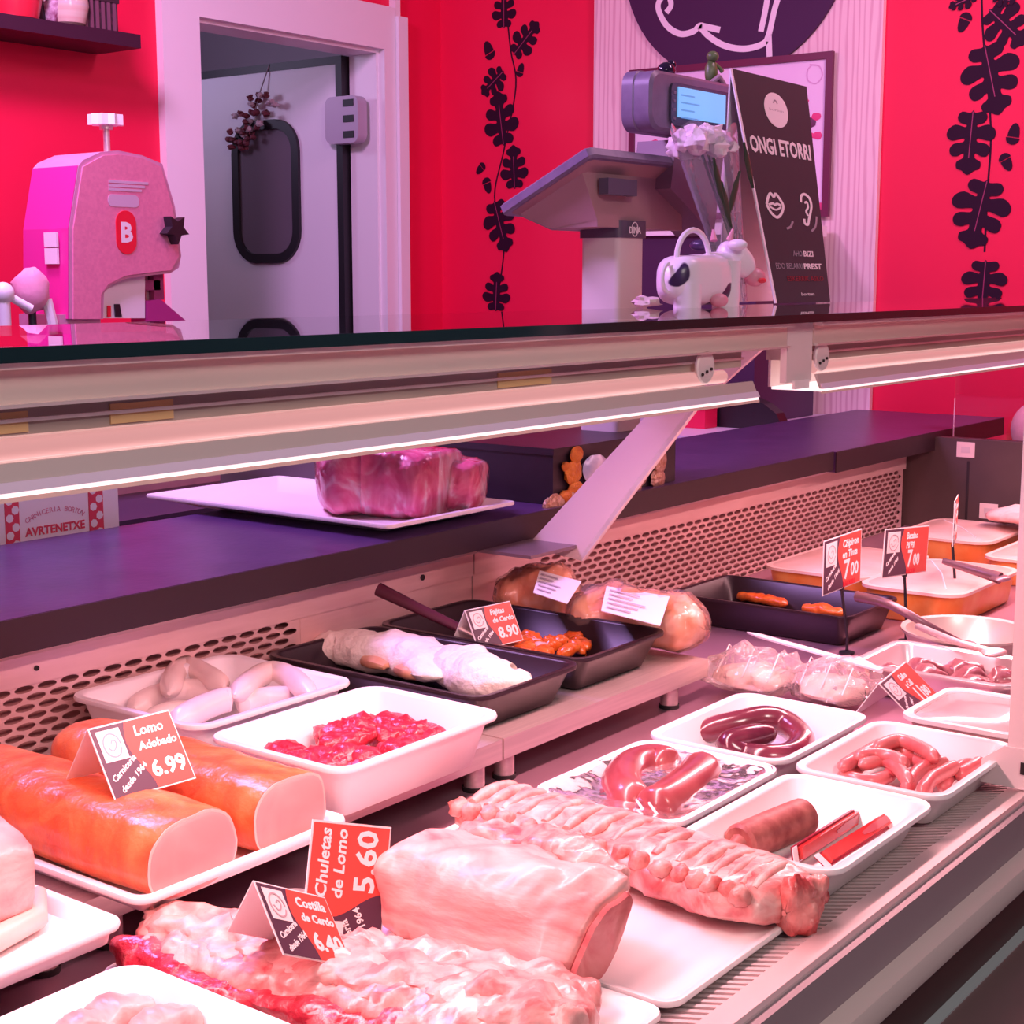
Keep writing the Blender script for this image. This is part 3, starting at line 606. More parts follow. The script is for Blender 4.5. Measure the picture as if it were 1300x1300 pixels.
part('bag_lettering', arc, mat('bag_print_pale', (.72, .22, .35), .6), bg, 0)

# ---------------------------------------------------------------- black box with fridge magnets on the worktop
bx0 = at_z(702, 672, ZW).x; bx1 = at_z(860, 632, ZW).x+.05; by0 = 1.57
bzt = at_y(700, 570, by0).z
bb = thing('magnet_box', 'black box covered in souvenir magnets on the worktop behind the brace', 'box', ((bx0+bx1)/2, 1.75, ZW))
bx0 = at_y(702, 620, by0).x; bx1 = at_y(857, 600, by0).x
part('box_body', MB().box(bx0, bx1, by0, 1.98, ZW+.0005, bzt-.012), mat('box_black', (.020, .014, .020), .4, c2=(.03, .02, .03), scale=10), bb, 0)
part('box_lid', MB().box(bx0-.003, bx1+.003, by0-.003, 1.983, bzt-.012, bzt), MATS['box_black'], bb, 0)
def magnet(name, label, pieces):
    c = at_y(pieces[0][0], pieces[0][1], by0-.008); root = thing(name, label, 'magnet', (c.x, by0, c.z), 'souvenir magnets on the black box')
    for (u, v, ru, rv, m_, nm) in pieces:
        p = at_y(u, v, by0-.007); part(nm, MB().ball(p, ru, .006, rv, 12, 8, .25, u), m_, root)
    return root
M_GOLD = mat('gold_amber', (.72, .27, .02), .3, .2, c2=(.55, .16, .02), scale=60, bump=.5, bscale=120); M_BRONZE = mat('bronze', (.42, .22, .12), .35, .6, c2=(.62, .45, .35), scale=90, bump=.5, bscale=150)
M_SILV = mat('silver_blue', (.42, .52, .75), .3, .3, c2=(.75, .8, .9), scale=25)
def mk(u, v, du, dv): p = at_y(u, v, by0-.007); q = at_y(u+du, v, by0-.007); r = at_y(u, v-dv, by0-.007); return (q.x-p.x, r.z-p.z)
def pc(u, v, du, dv, m_, nm): a_, b_ = mk(u, v, du, dv); return (u, v, a_, b_, m_, nm)
magnet('bear_magnet', 'amber bear shaped magnet at the top of the black box', [pc(728, 600, 11, 16, M_GOLD, 'torso'), pc(732, 578, 8, 11, M_GOLD, 'head'), pc(731, 620, 9, 9, M_GOLD, 'legs'), pc(718, 592, 4, 6, M_GOLD, 'arm')])
magnet('globe_magnet', 'round pale blue magnet right of the amber bear', [pc(756, 595, 16, 17, M_SILV, 'dome'), pc(757, 606, 13, 9, mat('globe_white', (.75, .72, .8), .3), 'scenery')])
magnet('crab_magnet', 'small bronze spiky magnet at the lower left corner of the black box', [pc(706, 640, 11, 13, M_BRONZE, 'body'), pc(718, 630, 8, 8, M_GOLD, 'claw'), pc(696, 642, 6, 10, M_BRONZE, 'claw'), pc(726, 630, 7, 7, M_BRONZE, 'claw')])
magnet('ring_magnet', 'dark silver looped magnet right of the brace bar', [pc(806, 620, 8, 8, M_BRONZE, 'loop_top'), pc(812, 606, 10, 12, M_BRONZE, 'figure'), pc(792, 636, 9, 8, M_STEEL, 'charm'), pc(800, 625, 5, 9, M_STEEL, 'link')])
magnet('totem_magnet', 'tall brown carved magnet at the right end of the black box', [pc(838, 585, 8, 18, M_BRONZE, 'upper_figure'), pc(835, 608, 9, 13, M_BRONZE, 'lower_figure')])
# ---------------------------------------------------------------- pole scale
KY = 1.64
M_SC = mat('scale_lilac_grey', (.20, .15, .24), .42, c2=(.17, .125, .21), scale=40); M_SCD = mat('scale_dark_band', (.10, .08, .12), .4); M_POLE = mat('scale_pole_cream', (.66, .60, .58), .45)
pxc = at_y(801, 400, KY)
sl = thing('weighing_scale', 'lilac grey pole scale with lit blue display standing on the black box', 'scale', (pxc.x, KY+.04, bzt))
px0, px1 = at_y(785, 350, KY).x, at_y(818, 350, KY).x
pz = at_y(800, 302, KY).z
part('pole', MB().loft([rrect(px0, px1, KY, KY+.09, .012, z) for z in (bzt, pz)]), M_POLE, sl)
part('pole_collar', MB().loft([rrect(px0-.002, px1+.006, KY-.004, KY+.095, .012, z) for z in (pz, at_y(800, 280, KY).z)]), M_SCD, sl)
part('maker_badge', put_text(MB(), 'DINA', .017, V3((at_y(806, 296, KY-.006).x, KY-.0062, at_y(806, 296, KY-.006).z)), X, Z, bold=.0006, align='CENTER'), M_TRAY, sl, 0)
part('badge_ring', ribbon([(math.cos(a)*.011, math.sin(a)*.013) for a in [2*math.pi*k/10 for k in range(11)]], .002, V3((at_y(806, 291, KY-.006).x, KY-.0058, at_y(806, 291, KY-.006).z)), X, Z), M_TRAY, sl, 0)
# console: near edge high, far edge low (keyboard slopes to the vendor), hull below
nl = at_y(746, 184, KY-.02); nr = at_y(838, 196, KY-.02); fl = at_x(631, 262, nl.x); nr2 = V3((nl.x+.42, nl.y, nl.z)); fr2 = V3((nl.x+.42, fl.y, fl.z))
sn = (nr2-nl).cross(fl-nl).normalized(); sn = sn if sn.z > 0 else -sn
def lid_ring(d, ins):
    a = (nr2-nl).normalized()*ins; b = (fl-nl).normalized()*ins
    base = [nl+a+b, nr2-a+b, fr2-a-b, fl+a-b]; out = []
    for i, p in enumerate(base):
        q, s = base[i-1], base[(i+1) % 4]
        for t in (.12, .05, .0): out.append(p.lerp(q, t*.6) if t else p.lerp(s, .03))
    return [p+sn*d for p in out]
part('keyboard_cover', MB().loft([lid_ring(-.022, .004), lid_ring(-.018, 0), lid_ring(-.004, 0), lid_ring(0, .006)]), M_SC, sl, 30)
hb = [at_y(u, v, KY+.0) for u, v in ((722, 300), (868, 300))]
hull_top = lid_ring(-.022, .012); hull_mid = [V3((p.x, p.y+.01, p.z-.012)) for p in lid_ring(-.022, .03)]
zlow = hb[0].z
def low(ins, z): return [V3((nl.x+.06+(p.x-nl.x)*.78, KY+.0+(p.y-nl.y)*ins, max(z, min(p.z-.03, z+.02)))) for p in lid_ring(-.022, .012)]
part('hull', MB().loft([hull_top, hull_mid, low(.62, zlow+.012), low(.55, zlow)]), mat('hull_mauve', (.36, .20, .21), .5), sl, 30)
hd = [at_y(u, v, KY+.02) for u, v in ((745, 213), (800, 228))]
part('hand_recess', MB().box(hd[0].x+.01, hd[0].x+.11, nl.y-.002, nl.y+.02, nl.z-.085, nl.z-.055), M_SCD, sl, 0)
# display head
q0, q1 = at_y(826, 85, KY-.06), at_y(945, 182, KY-.06)
def hr(y, i): return [V3((p.x, y, p.y)) for p in rrect(q0.x+i, q1.x-i, q1.z+i, q0.z-i, .03, 0)]
part('display_head', MB().loft([hr(KY+.012, .012), hr(KY+.004, .0), hr(KY-.02, .0), hr(KY-.022, .002), hr(KY-.055, .002), hr(KY-.06, .008)]), M_SC, sl, 30)
b0, b1 = at_y(850, 104, KY-.061), at_y(938, 172, KY-.061)
bz = part('display_bezel', MB().loft([[V3((p.x, y, p.y)) for p in rrect(b0.x, b1.x, b1.z, b0.z, .014, 0)] for y in (KY-.061, KY-.066)]), mat('bezel_dark', (.06, .055, .10), .25), sl, 0)
c0, c1 = at_y(861, 110, KY-.067), at_y(920, 158, KY-.067)
part('screen', MB().box(c0.x, c1.x, KY-.0685, KY-.066, c1.z, c0.z), mat('lcd_blue', (.1, .2, .4), .2, emit=(.20, .50, .92), estr=.85), bz, 0, 'lit pale blue screen')
for k in range(4): part('screen_line', MB().box(c0.x+.01, c0.x+.06+.02*(k % 2), KY-.0690, KY-.0685, c0.z-.016-k*.014, c0.z-.013-k*.014), mat('lcd_dim', (.08, .15, .3), .3, emit=(.10, .33, .75), estr=.7), bz, 0)
for k in range(4): part('bezel_key', MB().box(c0.x-.016, c0.x-.007, KY-.0672, KY-.066, c0.z-.014-k*.016, c0.z-.009-k*.016), M_SC, bz, 0)
nk = [at_y(u, v, KY) for u, v in ((842, 178), (905, 178), (890, 300), (835, 240))]
part('neck', MB().prism([p-Y*.03 for p in nk], Y*.09), mat('neck_plum', (.20, .13, .17), .45), sl, 0)
# ornaments on the display head
c = at_y(846, 82, KY+.01); bk = thing('black_bird_ornament', 'small glossy black round ornament on top of the scale display', 'ornament', (c.x, c.y, q0.z)); c.z = q0.z+.016
part('body', MB().ball(c, .022, .018, .017), mat('gloss_black', (.02, .01, .03), .1), bk); part('head', MB().ball(c+V3((.012, -.004, .012)), .010), MATS['gloss_black'], bk)
c = at_y(903, 92, KY); fg = thing('green_figurine', 'small green seated frog figurine on top of the scale display', 'figurine', (c.x, c.y, q0.z)); c.z = q0.z
M_FROG = mat('frog_green', (.07, .12, .03), .4, c2=(.14, .20, .08), scale=60); M_FROGL = mat('frog_grey', (.32, .22, .26), .5)
part('torso', MB().ball(c+Z*.028, .016, .013, .026, amp=.15, seed=2), M_FROG, fg); part('head', MB().ball(c+V3((-.001, -.003, .060)), .013, .013, .011), M_FROG, fg)
part('leg', MB().tube([c+V3((-.012, -.008, .006)), c+V3((-.004, -.02, .018)), c+V3((.012, -.022, .006))], .006, 8), M_FROGL, fg); part('leg', MB().tube([c+V3((.012, -.006, .006)), c+V3((.018, -.012, .018)), c+V3((.028, -.014, .006))], .006, 8), M_FROGL, fg); part('arm', MB().tube([c+V3((.012, -.004, .045)), c+V3((.018, -.016, .032)), c+V3((.006, -.02, .03))], .004, 8), M_FROG, fg)

# ---------------------------------------------------------------- ONGI ETORRI sign on the glass
sgB0 = at_z(987, 383.5, ZG+.003); sy_ = 1.385
BL, BR_ = at_y(987, 383, sy_), at_y(1054, 382, sy_); BL.z = BR_.z = ZG+.0025
TL = at_y(930, 87, sy_+.10)
nrm = (BR_-BL).cross(TL-BL); d_ = _ray(1024, 110); TR = EYE+d_*((BL-EYE).dot(nrm)/d_.dot(nrm))
sg = thing('welcome_sign', 'tall black folded sign reading ONGI ETORRI standing on the glass shelf', 'sign', ((BL.x+BR_.x)/2, sy_+.06, ZG))
nn = nrm.normalized(); nn = nn if nn.y < 0 else -nn
part('front_panel', MB().prism([BL, BR_, TR, TL], -nn*.003), mat('sign_black', (.020, .028, .034), .6), sg, 0)
TLb = TL-nn*.003; BLb = V3((BL.x+.02, BL.y+.14, ZG+.0025)); BRb = V3((BR_.x+.02, BR_.y+.14, ZG+.0025))
part('back_panel', MB().prism([BLb, BRb, TR-nn*.0035, TL-nn*.0035], V3((0, .003, 0))), M_WHITE, sg, 0)
part('side_edge', MB().prism([BL-X*.001, BL-X*.008, TL-X*.008, TL-X*.001], -nn*.003), M_WHITE, sg, 0)
eu = (BR_-BL)  # bilinear placement on the panel
def sgp(s, t): return BL.lerp(BR_, s).lerp(TL.lerp(TR, s), t)+nn*.0004
def sg_map(mb2):  # text/curves given in panel units (s,t,0)
    mb2.v = [sgp(p.x, p.y)+nn*p.z for p in mb2.v]; return mb2
def sg_text(s, cx, cy, sx_, sy_2, m_, bold=0.0):
    vs, fs = text_mb(s, 1.0, 0, bold, 'CENTER'); xs2 = [v.x for v in vs]; w_ = max(xs2)-min(xs2); cxx = (max(xs2)+min(xs2))/2
    mb = MB().add([((v.x-cxx)/w_*sx_+cx, v.y*sy_2+cy, 0.0006*(v.z > 0)) for v in vs], fs); return part('lettering', sg_map(mb), m_, sg, 0)
M_SGW = mat('sign_white', (.80, .76, .74), .5); M_SGD = mat('sign_grey', (.30, .27, .30), .5); M_SGR = mat('sign_dull_red', (.20, .02, .03), .5)
def sg_line(pts, wd, m_=None, name='drawing'):
    P = crom([(x, y, 0) for x, y in pts], max(14, 5*len(pts))); rings = []
    asp = .34
    for i, p in enumerate(P):
        t = (P[min(i+1, len(P)-1)]-P[max(i-1, 0)]); t = V3((t.x*asp, t.y, 0)).normalized(); s = V3((-t.y/asp, t.x, 0))*wd/2
        rings.append([p+s, p-s, p-s+Z*.0006, p+s+Z*.0006])
    return part(name, sg_map(MB().loft(rings)), m_ or M_SGW, sg, 0)
ov = MB().loft([[V3((.50+.165*math.cos(a), .855+.078*math.sin(a), h)) for a in [2*math.pi*k/28 for k in range(28)]] for h in (0, .0006)]); part('oval_emblem', sg_map(ov), M_SGW, sg, 0)
sg_text('bortun', .50, .850, .20, .016, M_SGD); sg_line([(.47, .885), (.50, .90), (.53, .885)], .006, M_SGD)
sg_text('ONGI ETORRI', .49, .652, .90, .098, M_SGW, .028)
sg_line([(.12, .425), (.16, .455), (.21, .475), (.25, .462), (.29, .475), (.34, .455), (.38, .425), (.33, .39), (.25, .372), (.17, .39), (.12, .425)], .012); sg_line([(.15, .425), (.22, .432), (.25, .426), (.29, .432), (.35, .425)], .010); sg_line([(.16, .418), (.25, .405), (.34, .418)], .008)
sg_line([(.68, .45), (.70, .478), (.76, .488), (.83, .472), (.85, .44), (.82, .405), (.78, .375), (.75, .35), (.70, .355), (.70, .375)], .012); sg_line([(.74, .448), (.78, .452), (.79, .43), (.75, .41), (.77, .39)], .010)
sg_line([(.38, .325), (.45, .335), (.50, .36)], .010, M_SGD); sg_line([(.80, .32), (.88, .345), (.92, .39)], .010, M_SGD)
sg_text('AHO', .50, .205, .16, .034, M_SGD); sg_text('BIZI', .69, .205, .17, .034, M_SGW, .02)
sg_text('EDO BELARRI', .32, .148, .46, .036, M_SGD); sg_text('PREST', .74, .148, .32, .036, M_SGW, .02)
sg_text('ESKERRIK ASKO', .58, .095, .66, .030, M_SGR, .01); sg_text('bortun', .58, .03, .24, .02, M_SGW)

# ---------------------------------------------------------------- cow jug with bouquet beside it
M_COW = mat('cow_white', (.86, .78, .84), .3); M_COWS = mat('cow_spots', (.86, .78, .84), .3, c2=(.05, .02, .08), scale=17, detail=0, lo=.60, hi=.615); M_COWB = mat('cow_black', (.06, .03, .09), .3); M_COWP = mat('cow_pink', (.72, .30, .38), .4)
cy_ = 1.375; c0_ = at_y(846, 388, cy_); c1_ = at_y(925, 388, cy_)
cw_ = thing('cow_jug', 'white ceramic cow jug with dark patches on the glass shelf', 'jug', ((c0_.x+c1_.x)/2, cy_, ZG)); zc = ZG
L_ = c1_.x-c0_.x
bm_, _r = blob([(c0_.x, cy_, zc+.046), (c0_.x+L_*.5, cy_, zc+.047), (c0_.x+L_*.80, cy_, zc+.048)], [.038, .045, .038], [.041, .044, .042], p=3.2, round0=.2, round1=.2); part('body', bm_, M_COWS, cw_)
hx = c0_.x+L_*.86; hz = at_y(905, 327, cy_).z
part('neck', MB().tube([(c0_.x+L_*.7, cy_, zc+.062), (hx, cy_-.01, hz-.015)], [.034, .027], 14), M_COW, cw_)
hm, _r = blob([(hx-.01, cy_, hz+.012), (hx+.02, cy_-.015, hz), (hx+.050, cy_-.035, hz-.030)], [.022, .027, .021], [.022, .027, .020], p=2.4, round0=.3, round1=.3); part('head', hm, M_COW, cw_)
part('muzzle', MB().ball((hx+.052, cy_-.040, hz-.034), .022, .018, .017), M_COWP, cw_); part('mouth', MB().ball((hx+.050, cy_-.056, hz-.040), .014, .004, .005), mat('cow_red', (.75, .03, .05), .4), cw_)
for s in (-1, 1): part('ear', MB().ball((hx-.012, cy_+s*.038, hz+.022), .012, .02, .010), M_COWB if s > 0 else M_COW, cw_); part('horn', MB().tube([(hx, cy_+s*.016, hz+.03), (hx+.004, cy_+s*.02, hz+.05)], [.007, .002], 8), M_COWP, cw_)
for (u, v, a1, a2) in ((852, 340, .014, .010), (872, 335, .012, .008), (895, 358, .010, .022), (884, 335, .014, .006)):
    pass
part('leg', MB().lathe((c0_.x+.035, cy_-.02, zc), [(.024, 0), (.024, .04)], 12), M_COW, cw_); part('leg', MB().lathe((c0_.x+L_*.78, cy_-.02, zc), [(.024, 0), (.026, .08)], 12), M_COW, cw_)
part('udder', MB().ball((c0_.x+L_*.46, cy_-.046, zc+.012), .02, .014, .012), M_COWP, cw_)
part('tail', MB().tube([V3((c0_.x+.005-.02*math.sin(q), cy_, zc+.05+.024*math.cos(q))) for q in [math.pi*k/8 for k in range(9)]], .004, 8), M_COW, cw_)
part('handle', MB().tube([V3((c0_.x+L_*.40+.055*math.cos(q), cy_, zc+.082+.05*math.sin(q))) for q in [math.pi*k/12 for k in range(13)]], .005, 8), M_COW, cw_)
# bouquet
fy = 1.47; ft = at_y(892, 178, fy); fb = at_y(935, 335, fy); fb.z = max(fb.z, ZG+.01)
bq = thing('flower_bouquet', 'white flower bouquet wrapped in clear film standing behind the cow jug', 'bouquet', (fb.x, fy, ZG+.001))
fb2 = V3((fb.x+.01, fy, ZG+.003))
M_FL = mat('petal_white', (.86, .72, .78), .6, bump=.4, bscale=80); M_GRN = mat('leaf_green', (.035, .06, .035), .5)
for k in range(17):
    a_ = k*2.4; rr_ = .058*math.sqrt(k/17); p = V3((ft.x+rr_*1.1*math.cos(a_), fy+rr_*.7*math.sin(a_), ft.z+.010-rr_*.35+random.uniform(-.008, .012)))
    part('flower', MB().ball(p, .026, .022, .020, 12, 8, .7, k), M_FL, bq)
    if k % 4 == 0: part('stem', MB().tube([p, fb+V3(((p.x-ft.x)*.2, (p.y-fy)*.2, .02)), fb2], .0022, 6), M_GRN, bq)
for (du, dv, e) in ((20, 60, 1), (40, 75, -1), (58, 40, 1), (30, 90, 1)):
    p = at_y(892+du, 170+dv, fy-.065); part('leaf', MB().loft([[p+V3((-.010*w_, 0, h)), p+V3((0, -.003, h)), p+V3((.010*w_, 0, h)), p+V3((0, .003, h))] for w_, h in ((.1, -.045), (1, -.015), (1, .015), (.1, .045))]).xf(Matrix.Translation(p) @ Matrix.Rotation(-.45*e, 4, 'Y') @ Matrix.Translation(-p)), M_GRN, bq)
wr = []
for t in (0, .25, .5, .75, 1.0):
    c = fb2.lerp(ft+Z*.02, t); r_ = .022+.055*t; wr.append([c+V3((r_*(1+.12*math.sin(5*a))*math.cos(a), r_*.7*math.sin(a), .012*math.sin(4*a)*t)) for a in [2*math.pi*k/28 for k in range(28)]])
part('wrapping_film', MB().loft(wr, False, False), film('bouquet_film', (.97, .97, 1), 1.35, .15, .20, (.80, .76, .95), .6, 40), bq)
# crumpled paper by the cow
c = at_y(822, 384, 1.40); single('crumpled_paper', MB().ball((c.x, 1.40, ZG+.010), .03, .02, .010, 14, 8, .8, 9), mat('paper_beige', (.75, .55, .55), .7), 'small crumpled beige paper between the scale pole and cow jug', 'paper')

# ---------------------------------------------------------------- back counter at the end wall
bc = thing('side_counter', 'low white topped counter along the wood panelled end wall', 'counter', (4.2, 2.7, 0))
part('counter_top', MB().box(3.70, 4.565, 2.02, 3.3, .945, .965), mat('lilac_top', (.72, .62, .80), .4), bc, 0); part('counter_body', MB().box(3.74, 4.56, 2.06, 3.26, 0, .945), M_WHITE, bc, 0)
cb0, cb1 = at_x(815, 300, 4.1), at_x(905, 300, 4.1)
ap = thing('dark_cabinet', 'dark cabinet with a white top behind the cow jug', 'cabinet', (4.3, 2.4, 0.966))
part('cabinet_body', MB().box(4.1, 4.5, cb1.y-.15, cb0.y+.03, 0.966, at_x(850, 299, 4.1).z), mat('cab_plum', (.05, .02, .07), .4), ap, 0); part('cabinet_top', MB().box(4.08, 4.52, cb1.y-.17, cb0.y+.05, at_x(850, 299, 4.1).z, at_x(850, 285, 4.1).z), M_WHITE, ap, 0)
# dark arched board and red tin on it
c = at_x(935, 545, 3.95); ab = MB()
pts = [at_x(u, v, 3.98) for u, v in ((885, 542), (885, 512), (900, 506), (930, 502), (950, 504), (970, 513), (985, 525), (995, 540))]
pts[0].z = pts[-1].z = 0.9655
single('slicer_guard', MB().prism(pts, X*.05), M_BLACK, 'black curved guard board standing on the low side counter', 'board', smooth=0)
c0r, c1r = at_x(862, 530, 3.9), at_x(895, 530, 3.9)
rt = thing('red_tin', 'small red tin on the low side counter left of the black board', 'tin', (3.92, (c0r.y+c1r.y)/2, 0.9655)); part('tin_body', MB().box(3.9, 3.97, c1r.y, c0r.y, 0.9655, 1.02), mat('tin_red', (.7, .01, .08), .4), rt, 0); part('tin_lid', MB().box(3.897, 3.973, c1r.y-.002, c0r.y+.002, 1.02, 1.03), MATS['tin_red'], rt, 0)
# round pink object at the far right behind the end glass
c = at_x(1318, 545, 4.2); fn = thing('round_pink_stand', 'round pink head with a red rim standing behind the far end of the counter', 'lamp', (c.x, c.y, 0))
rad = c.y - at_x(1284, 545, 4.2).y; rad = abs(rad)
part('disc', MB().ball(c, .06, rad, rad*1.05, 28, 14), mat('pink_shell', (.85, .45, .50), .4), fn); part('rim', MB().lathe(c+V3((.02, .012, -.02)), [(rad*.8, -.01), (rad*1.12, 0), (rad*1.12, .02), (rad*.8, .03)], 40, axis='x'), mat('rim_red', (.75, .02, .05), .4), fn); part('pole', MB().tube([(c.x+.03, c.y, 0), (c.x+.03, c.y, c.z)], .015, 10), M_STEEL, fn); part('base', MB().lathe((c.x, c.y, 0), [(.18, 0), (.18, .02), (.02, .04)], 24), M_STEEL, fn)

# ---------------------------------------------------------------- dried garland hanging on the cold room door
gc = at_x(322, 148, XL-.03); hk = at_x(342, 82, XL-.004)
gl = thing('dried_garland', 'bunch of dried red and white flowers hanging on the cold room door', 'garland', (gc.x, gc.y, gc.z-.08))
part('string', MB().tube([hk, hk.lerp(gc, .5)+X*-.005, gc], .0025, 6), mat('string_grey', (.3, .25, .28), .7), gl)
M_DR = mat('dried_red', (.16, .03, .05), .7); M_DW = mat('dried_white', (.55, .42, .48), .7)
for k in range(46):
    t = random.random(); u = 335-38*t+random.uniform(-18, 16)*(1-.3*t); v = 128+58*t+random.uniform(-14, 14)
    p = at_x(u, v, XL-.03); p.x += random.uniform(-.02, .018)
    part('sprig', MB().ball(p, .011+.008*random.random(), .014, .011, 7, 5, .6, k), M_DR if k % 3 else M_DW, gl, 0)
# ---------------------------------------------------------------- raised steel platforms
def platform(label, x0, x1, legs):
    r = thing('steel_platform', label, 'stand', ((x0+x1)/2, 1.39, ZD), 'raised steel platforms')
    part('top_plate', MB().box(x0, x1, 1.18, 1.60, ZP-.003, ZP), M_STEEL, r, 0); part('front_apron', MB().box(x0, x1, 1.177, 1.180, ZP-.028, ZP), M_STEEL, r, 0)
    part('end_apron', MB().box(x1-.002, x1, 1.18, 1.60, ZP-.026, ZP-.003), M_STEEL, r, 0); part('end_apron', MB().box(x0, x0+.002, 1.18, 1.60, ZP-.026, ZP-.003), M_STEEL, r, 0)
    for lx in legs:
        for ly in (1.20, 1.57):
            lg = part('leg', MB().lathe((lx, ly, ZD), [(.014, .006), (.014, ZP-.003-ZD)], 16), M_STEEL, r); part('foot', MB().lathe((lx, ly, ZD), [(.016, 0), (.016, .006)], 16), M_DARK, lg)
platform('raised steel platform under the left meat board', .25, .862, (.30, .842))
platform('raised steel platform under the adobo loins and white trays', .866, 1.538, (.92, 1.508))
platform('raised steel platform under the black pans', 1.542, 2.075, (1.572, 1.995))

# ---------------------------------------------------------------- price cards
M_CARD = mat('card_white', (.84, .78, .78), .5); M_CRED = mat('card_red', (.66, .075, .055), .45); M_CDRK = mat('card_dark', (.075, .028, .06), .45); M_CINK = mat('card_ink', (.90, .86, .86), .5); M_CLOGO = mat('card_logo_line', (.48, .34, .38), .5)
def card_face(root, O, ex, ez, W, H_, lines, price, ration=False):
    n = ex.cross(ez); S = lambda x, y: (x*W, y*H_)
    part('card', MB().prism([O+ex*x+ez*y for x, y in ((0, 0), (W, 0), (W, H_), (0, H_))], -n*.0012), M_CARD, root, 0)
    wav = [(.40+.045*math.sin(t*6.0+.8)+.10*(1-t)**2, t) for t in [k/10 for k in range(11)]]
    part('dark_print', flat([S(.015, .02)]+[S(x, max(.02, min(.98, y))) for x, y in wav]+[S(.015, .98)], O, ex, ez, .0003, .0002), M_CDRK, root, 0)
    part('red_print', flat([S(x, max(.02, min(.98, y))) for x, y in wav]+[S(.985, .98), S(.985, .02)], O, ex, ez, .0003, .00025), M_CRED, root, 0)
    lg = part('logo_square', flat([S(.06, .50), S(.34, .50), S(.34, .93), S(.06, .93)], O, ex, ez, .0003, .0005), M_CARD, root, 0)
    part('logo_mark', ribbon([S(.20+.10*math.cos(a), .71+.16*math.sin(a)) for a in [2*math.pi*k/10*.95 for k in range(11)]], .0016, O, ex, ez, .0003, .0008), M_CLOGO, lg, 0); part('logo_mark', ribbon([S(.14, .70), S(.18, .64), S(.22, .66), S(.25, .74), S(.22, .78), S(.19, .74)], .0014, O, ex, ez, .0003, .0008), M_CLOGO, lg, 0)
    c_, s_ = math.cos(.55), math.sin(.55); e1, e2 = ex*c_+ez*s_, ez*c_-ex*s_; tx = MB()
    put_text(tx, 'Carniceria', H_*.115, O+ex*W*.075+ez*H_*.22+n*.0007, e1, e2, .2, .0002); put_text(tx, 'desde 1964', H_*.115, O+ex*W*.13+ez*H_*.06+n*.0007, e1, e2, .2, .0002)
    part('small_lettering', tx, M_CINK, root, 0)
    def fit(t, size, wmax, bold):
        vs, _ = text_mb(t, size, .15, bold); w_ = max(v.x for v in vs); return size*min(1.0, wmax/w_)
    tx = MB()
    for t, yy in ((lines[0], .76), (lines[1], .56)): put_text(tx, t, fit(t, H_*.19, W*.47, .0004), O+ex*W*.485+ez*H_*yy+n*.0007, ex, ez, .15, .0004)
    part('name_lettering', tx, M_CINK, root, 0)
    tx = MB(); t = ''.join(price); sz_ = fit(t, H_*.46, W*.44, .0008)
    if price[1].startswith('.'): put_text(tx, t, sz_, O+ex*W*.53+ez*H_*.17+n*.0007, ex, ez, 0, .0008)
    else:
        put_text(tx, price[0], sz_*1.1, O+ex*W*.53+ez*H_*.17+n*.0007, ex, ez, 0, .0009); w0 = max((p-O).dot(ex) for p in tx.v)
        put_text(tx, price[1], sz_*.75, O+ex*(w0+W*.02)+ez*H_*.19+n*.0007, ex, ez, 0, .0007)
    part('price_lettering', tx, M_CINK, root, 0)
    if ration: part('ration_lettering', put_text(MB(), 'RACION', H_*.13, O+ex*W*.52+ez*H_*.03+n*.0007, ex, ez, 0, .0006), mat('ration_red', (.60, .0, .02), .4), root, 0)
def tent(label, r0, r1, zbase, Hc, spread, lines, price):
    """folded card: ridge from r0 to r1, two sloping faces down to zbase"""
    ex = (r1-r0); W = ex.length; ex.normalize(); fn_ = V3((ex.y, -ex.x, 0)).normalized()
    if fn_.dot(EYE-r0) < 0: fn_ = -fn_
    h = r0.z-zbase; dn = (fn_*spread-Z*h); ez = -dn.normalized(); Hc = dn.length
    root = thing('price_card', label, 'price tag', ((r0.x+r1.x)/2, (r0.y+r1.y)/2, zbase), 'folded price cards')
    card_face(root, r0+dn, ex, ez, W, Hc, lines, price)
    db = -fn_*spread-Z*h
    part('back_flap', MB().prism([r0, r1, r1+db, r0+db], -fn_*.0012), M_CARD, root, 0)
    return root

# ---------------------------------------------------------------- meat materials
M_LOIN = mat('adobo_skin', (.66, .065, .022), .35, c2=(.74, .14, .045), c3=(.80, .25, .09), scale=11, distort=1.6, bump=.45, bscale=40, coat=.2, lo=.28, hi=.68)
M_LOINCUT = mat('loin_cut_pink', (.76, .33, .31), .4, c2=(.70, .26, .25), scale=14, distort=.6)
M_FAT = mat('pork_fat', (.84, .58, .50), .4, c2=(.78, .44, .38), scale=10, bump=.2)
M_PORK = mat('pork_flesh', (.62, .14, .15), .42, c2=(.76, .32, .30), c3=(.82, .48, .44), scale=11, distort=1.8, stretch=(1.0, .5, 1.6), bump=.4, bscale=26, coat=.12, lo=.26, hi=.66)
M_RIBM = mat('rib_flesh', (.56, .08, .09), .38, c2=(.74, .28, .26), c3=(.82, .50, .45), scale=18, distort=2.0, bump=.5, bscale=30, coat=.3, lo=.3, hi=.66)
M_RIBF = mat('rib_fat_strip', (.80, .48, .43), .4, c2=(.64, .20, .20), scale=30, distort=.8, bump=.3, bscale=50)
M_REDM = mat('raw_red', (.42, .008, .025), .3, c2=(.58, .03, .06), c3=(.74, .20, .22), scale=26, distort=1.5, bump=.6, bscale=60, coat=.35, lo=.3, hi=.75)
M_TRIPE = mat('white_tripe', (.90, .84, .76), .5, c2=(.86, .74, .64), scale=12, bump=.5, bscale=60)
M_SAUSW = mat('white_sausage', (.90, .76, .70), .35, c2=(.88, .68, .62), scale=10, coat=.2)
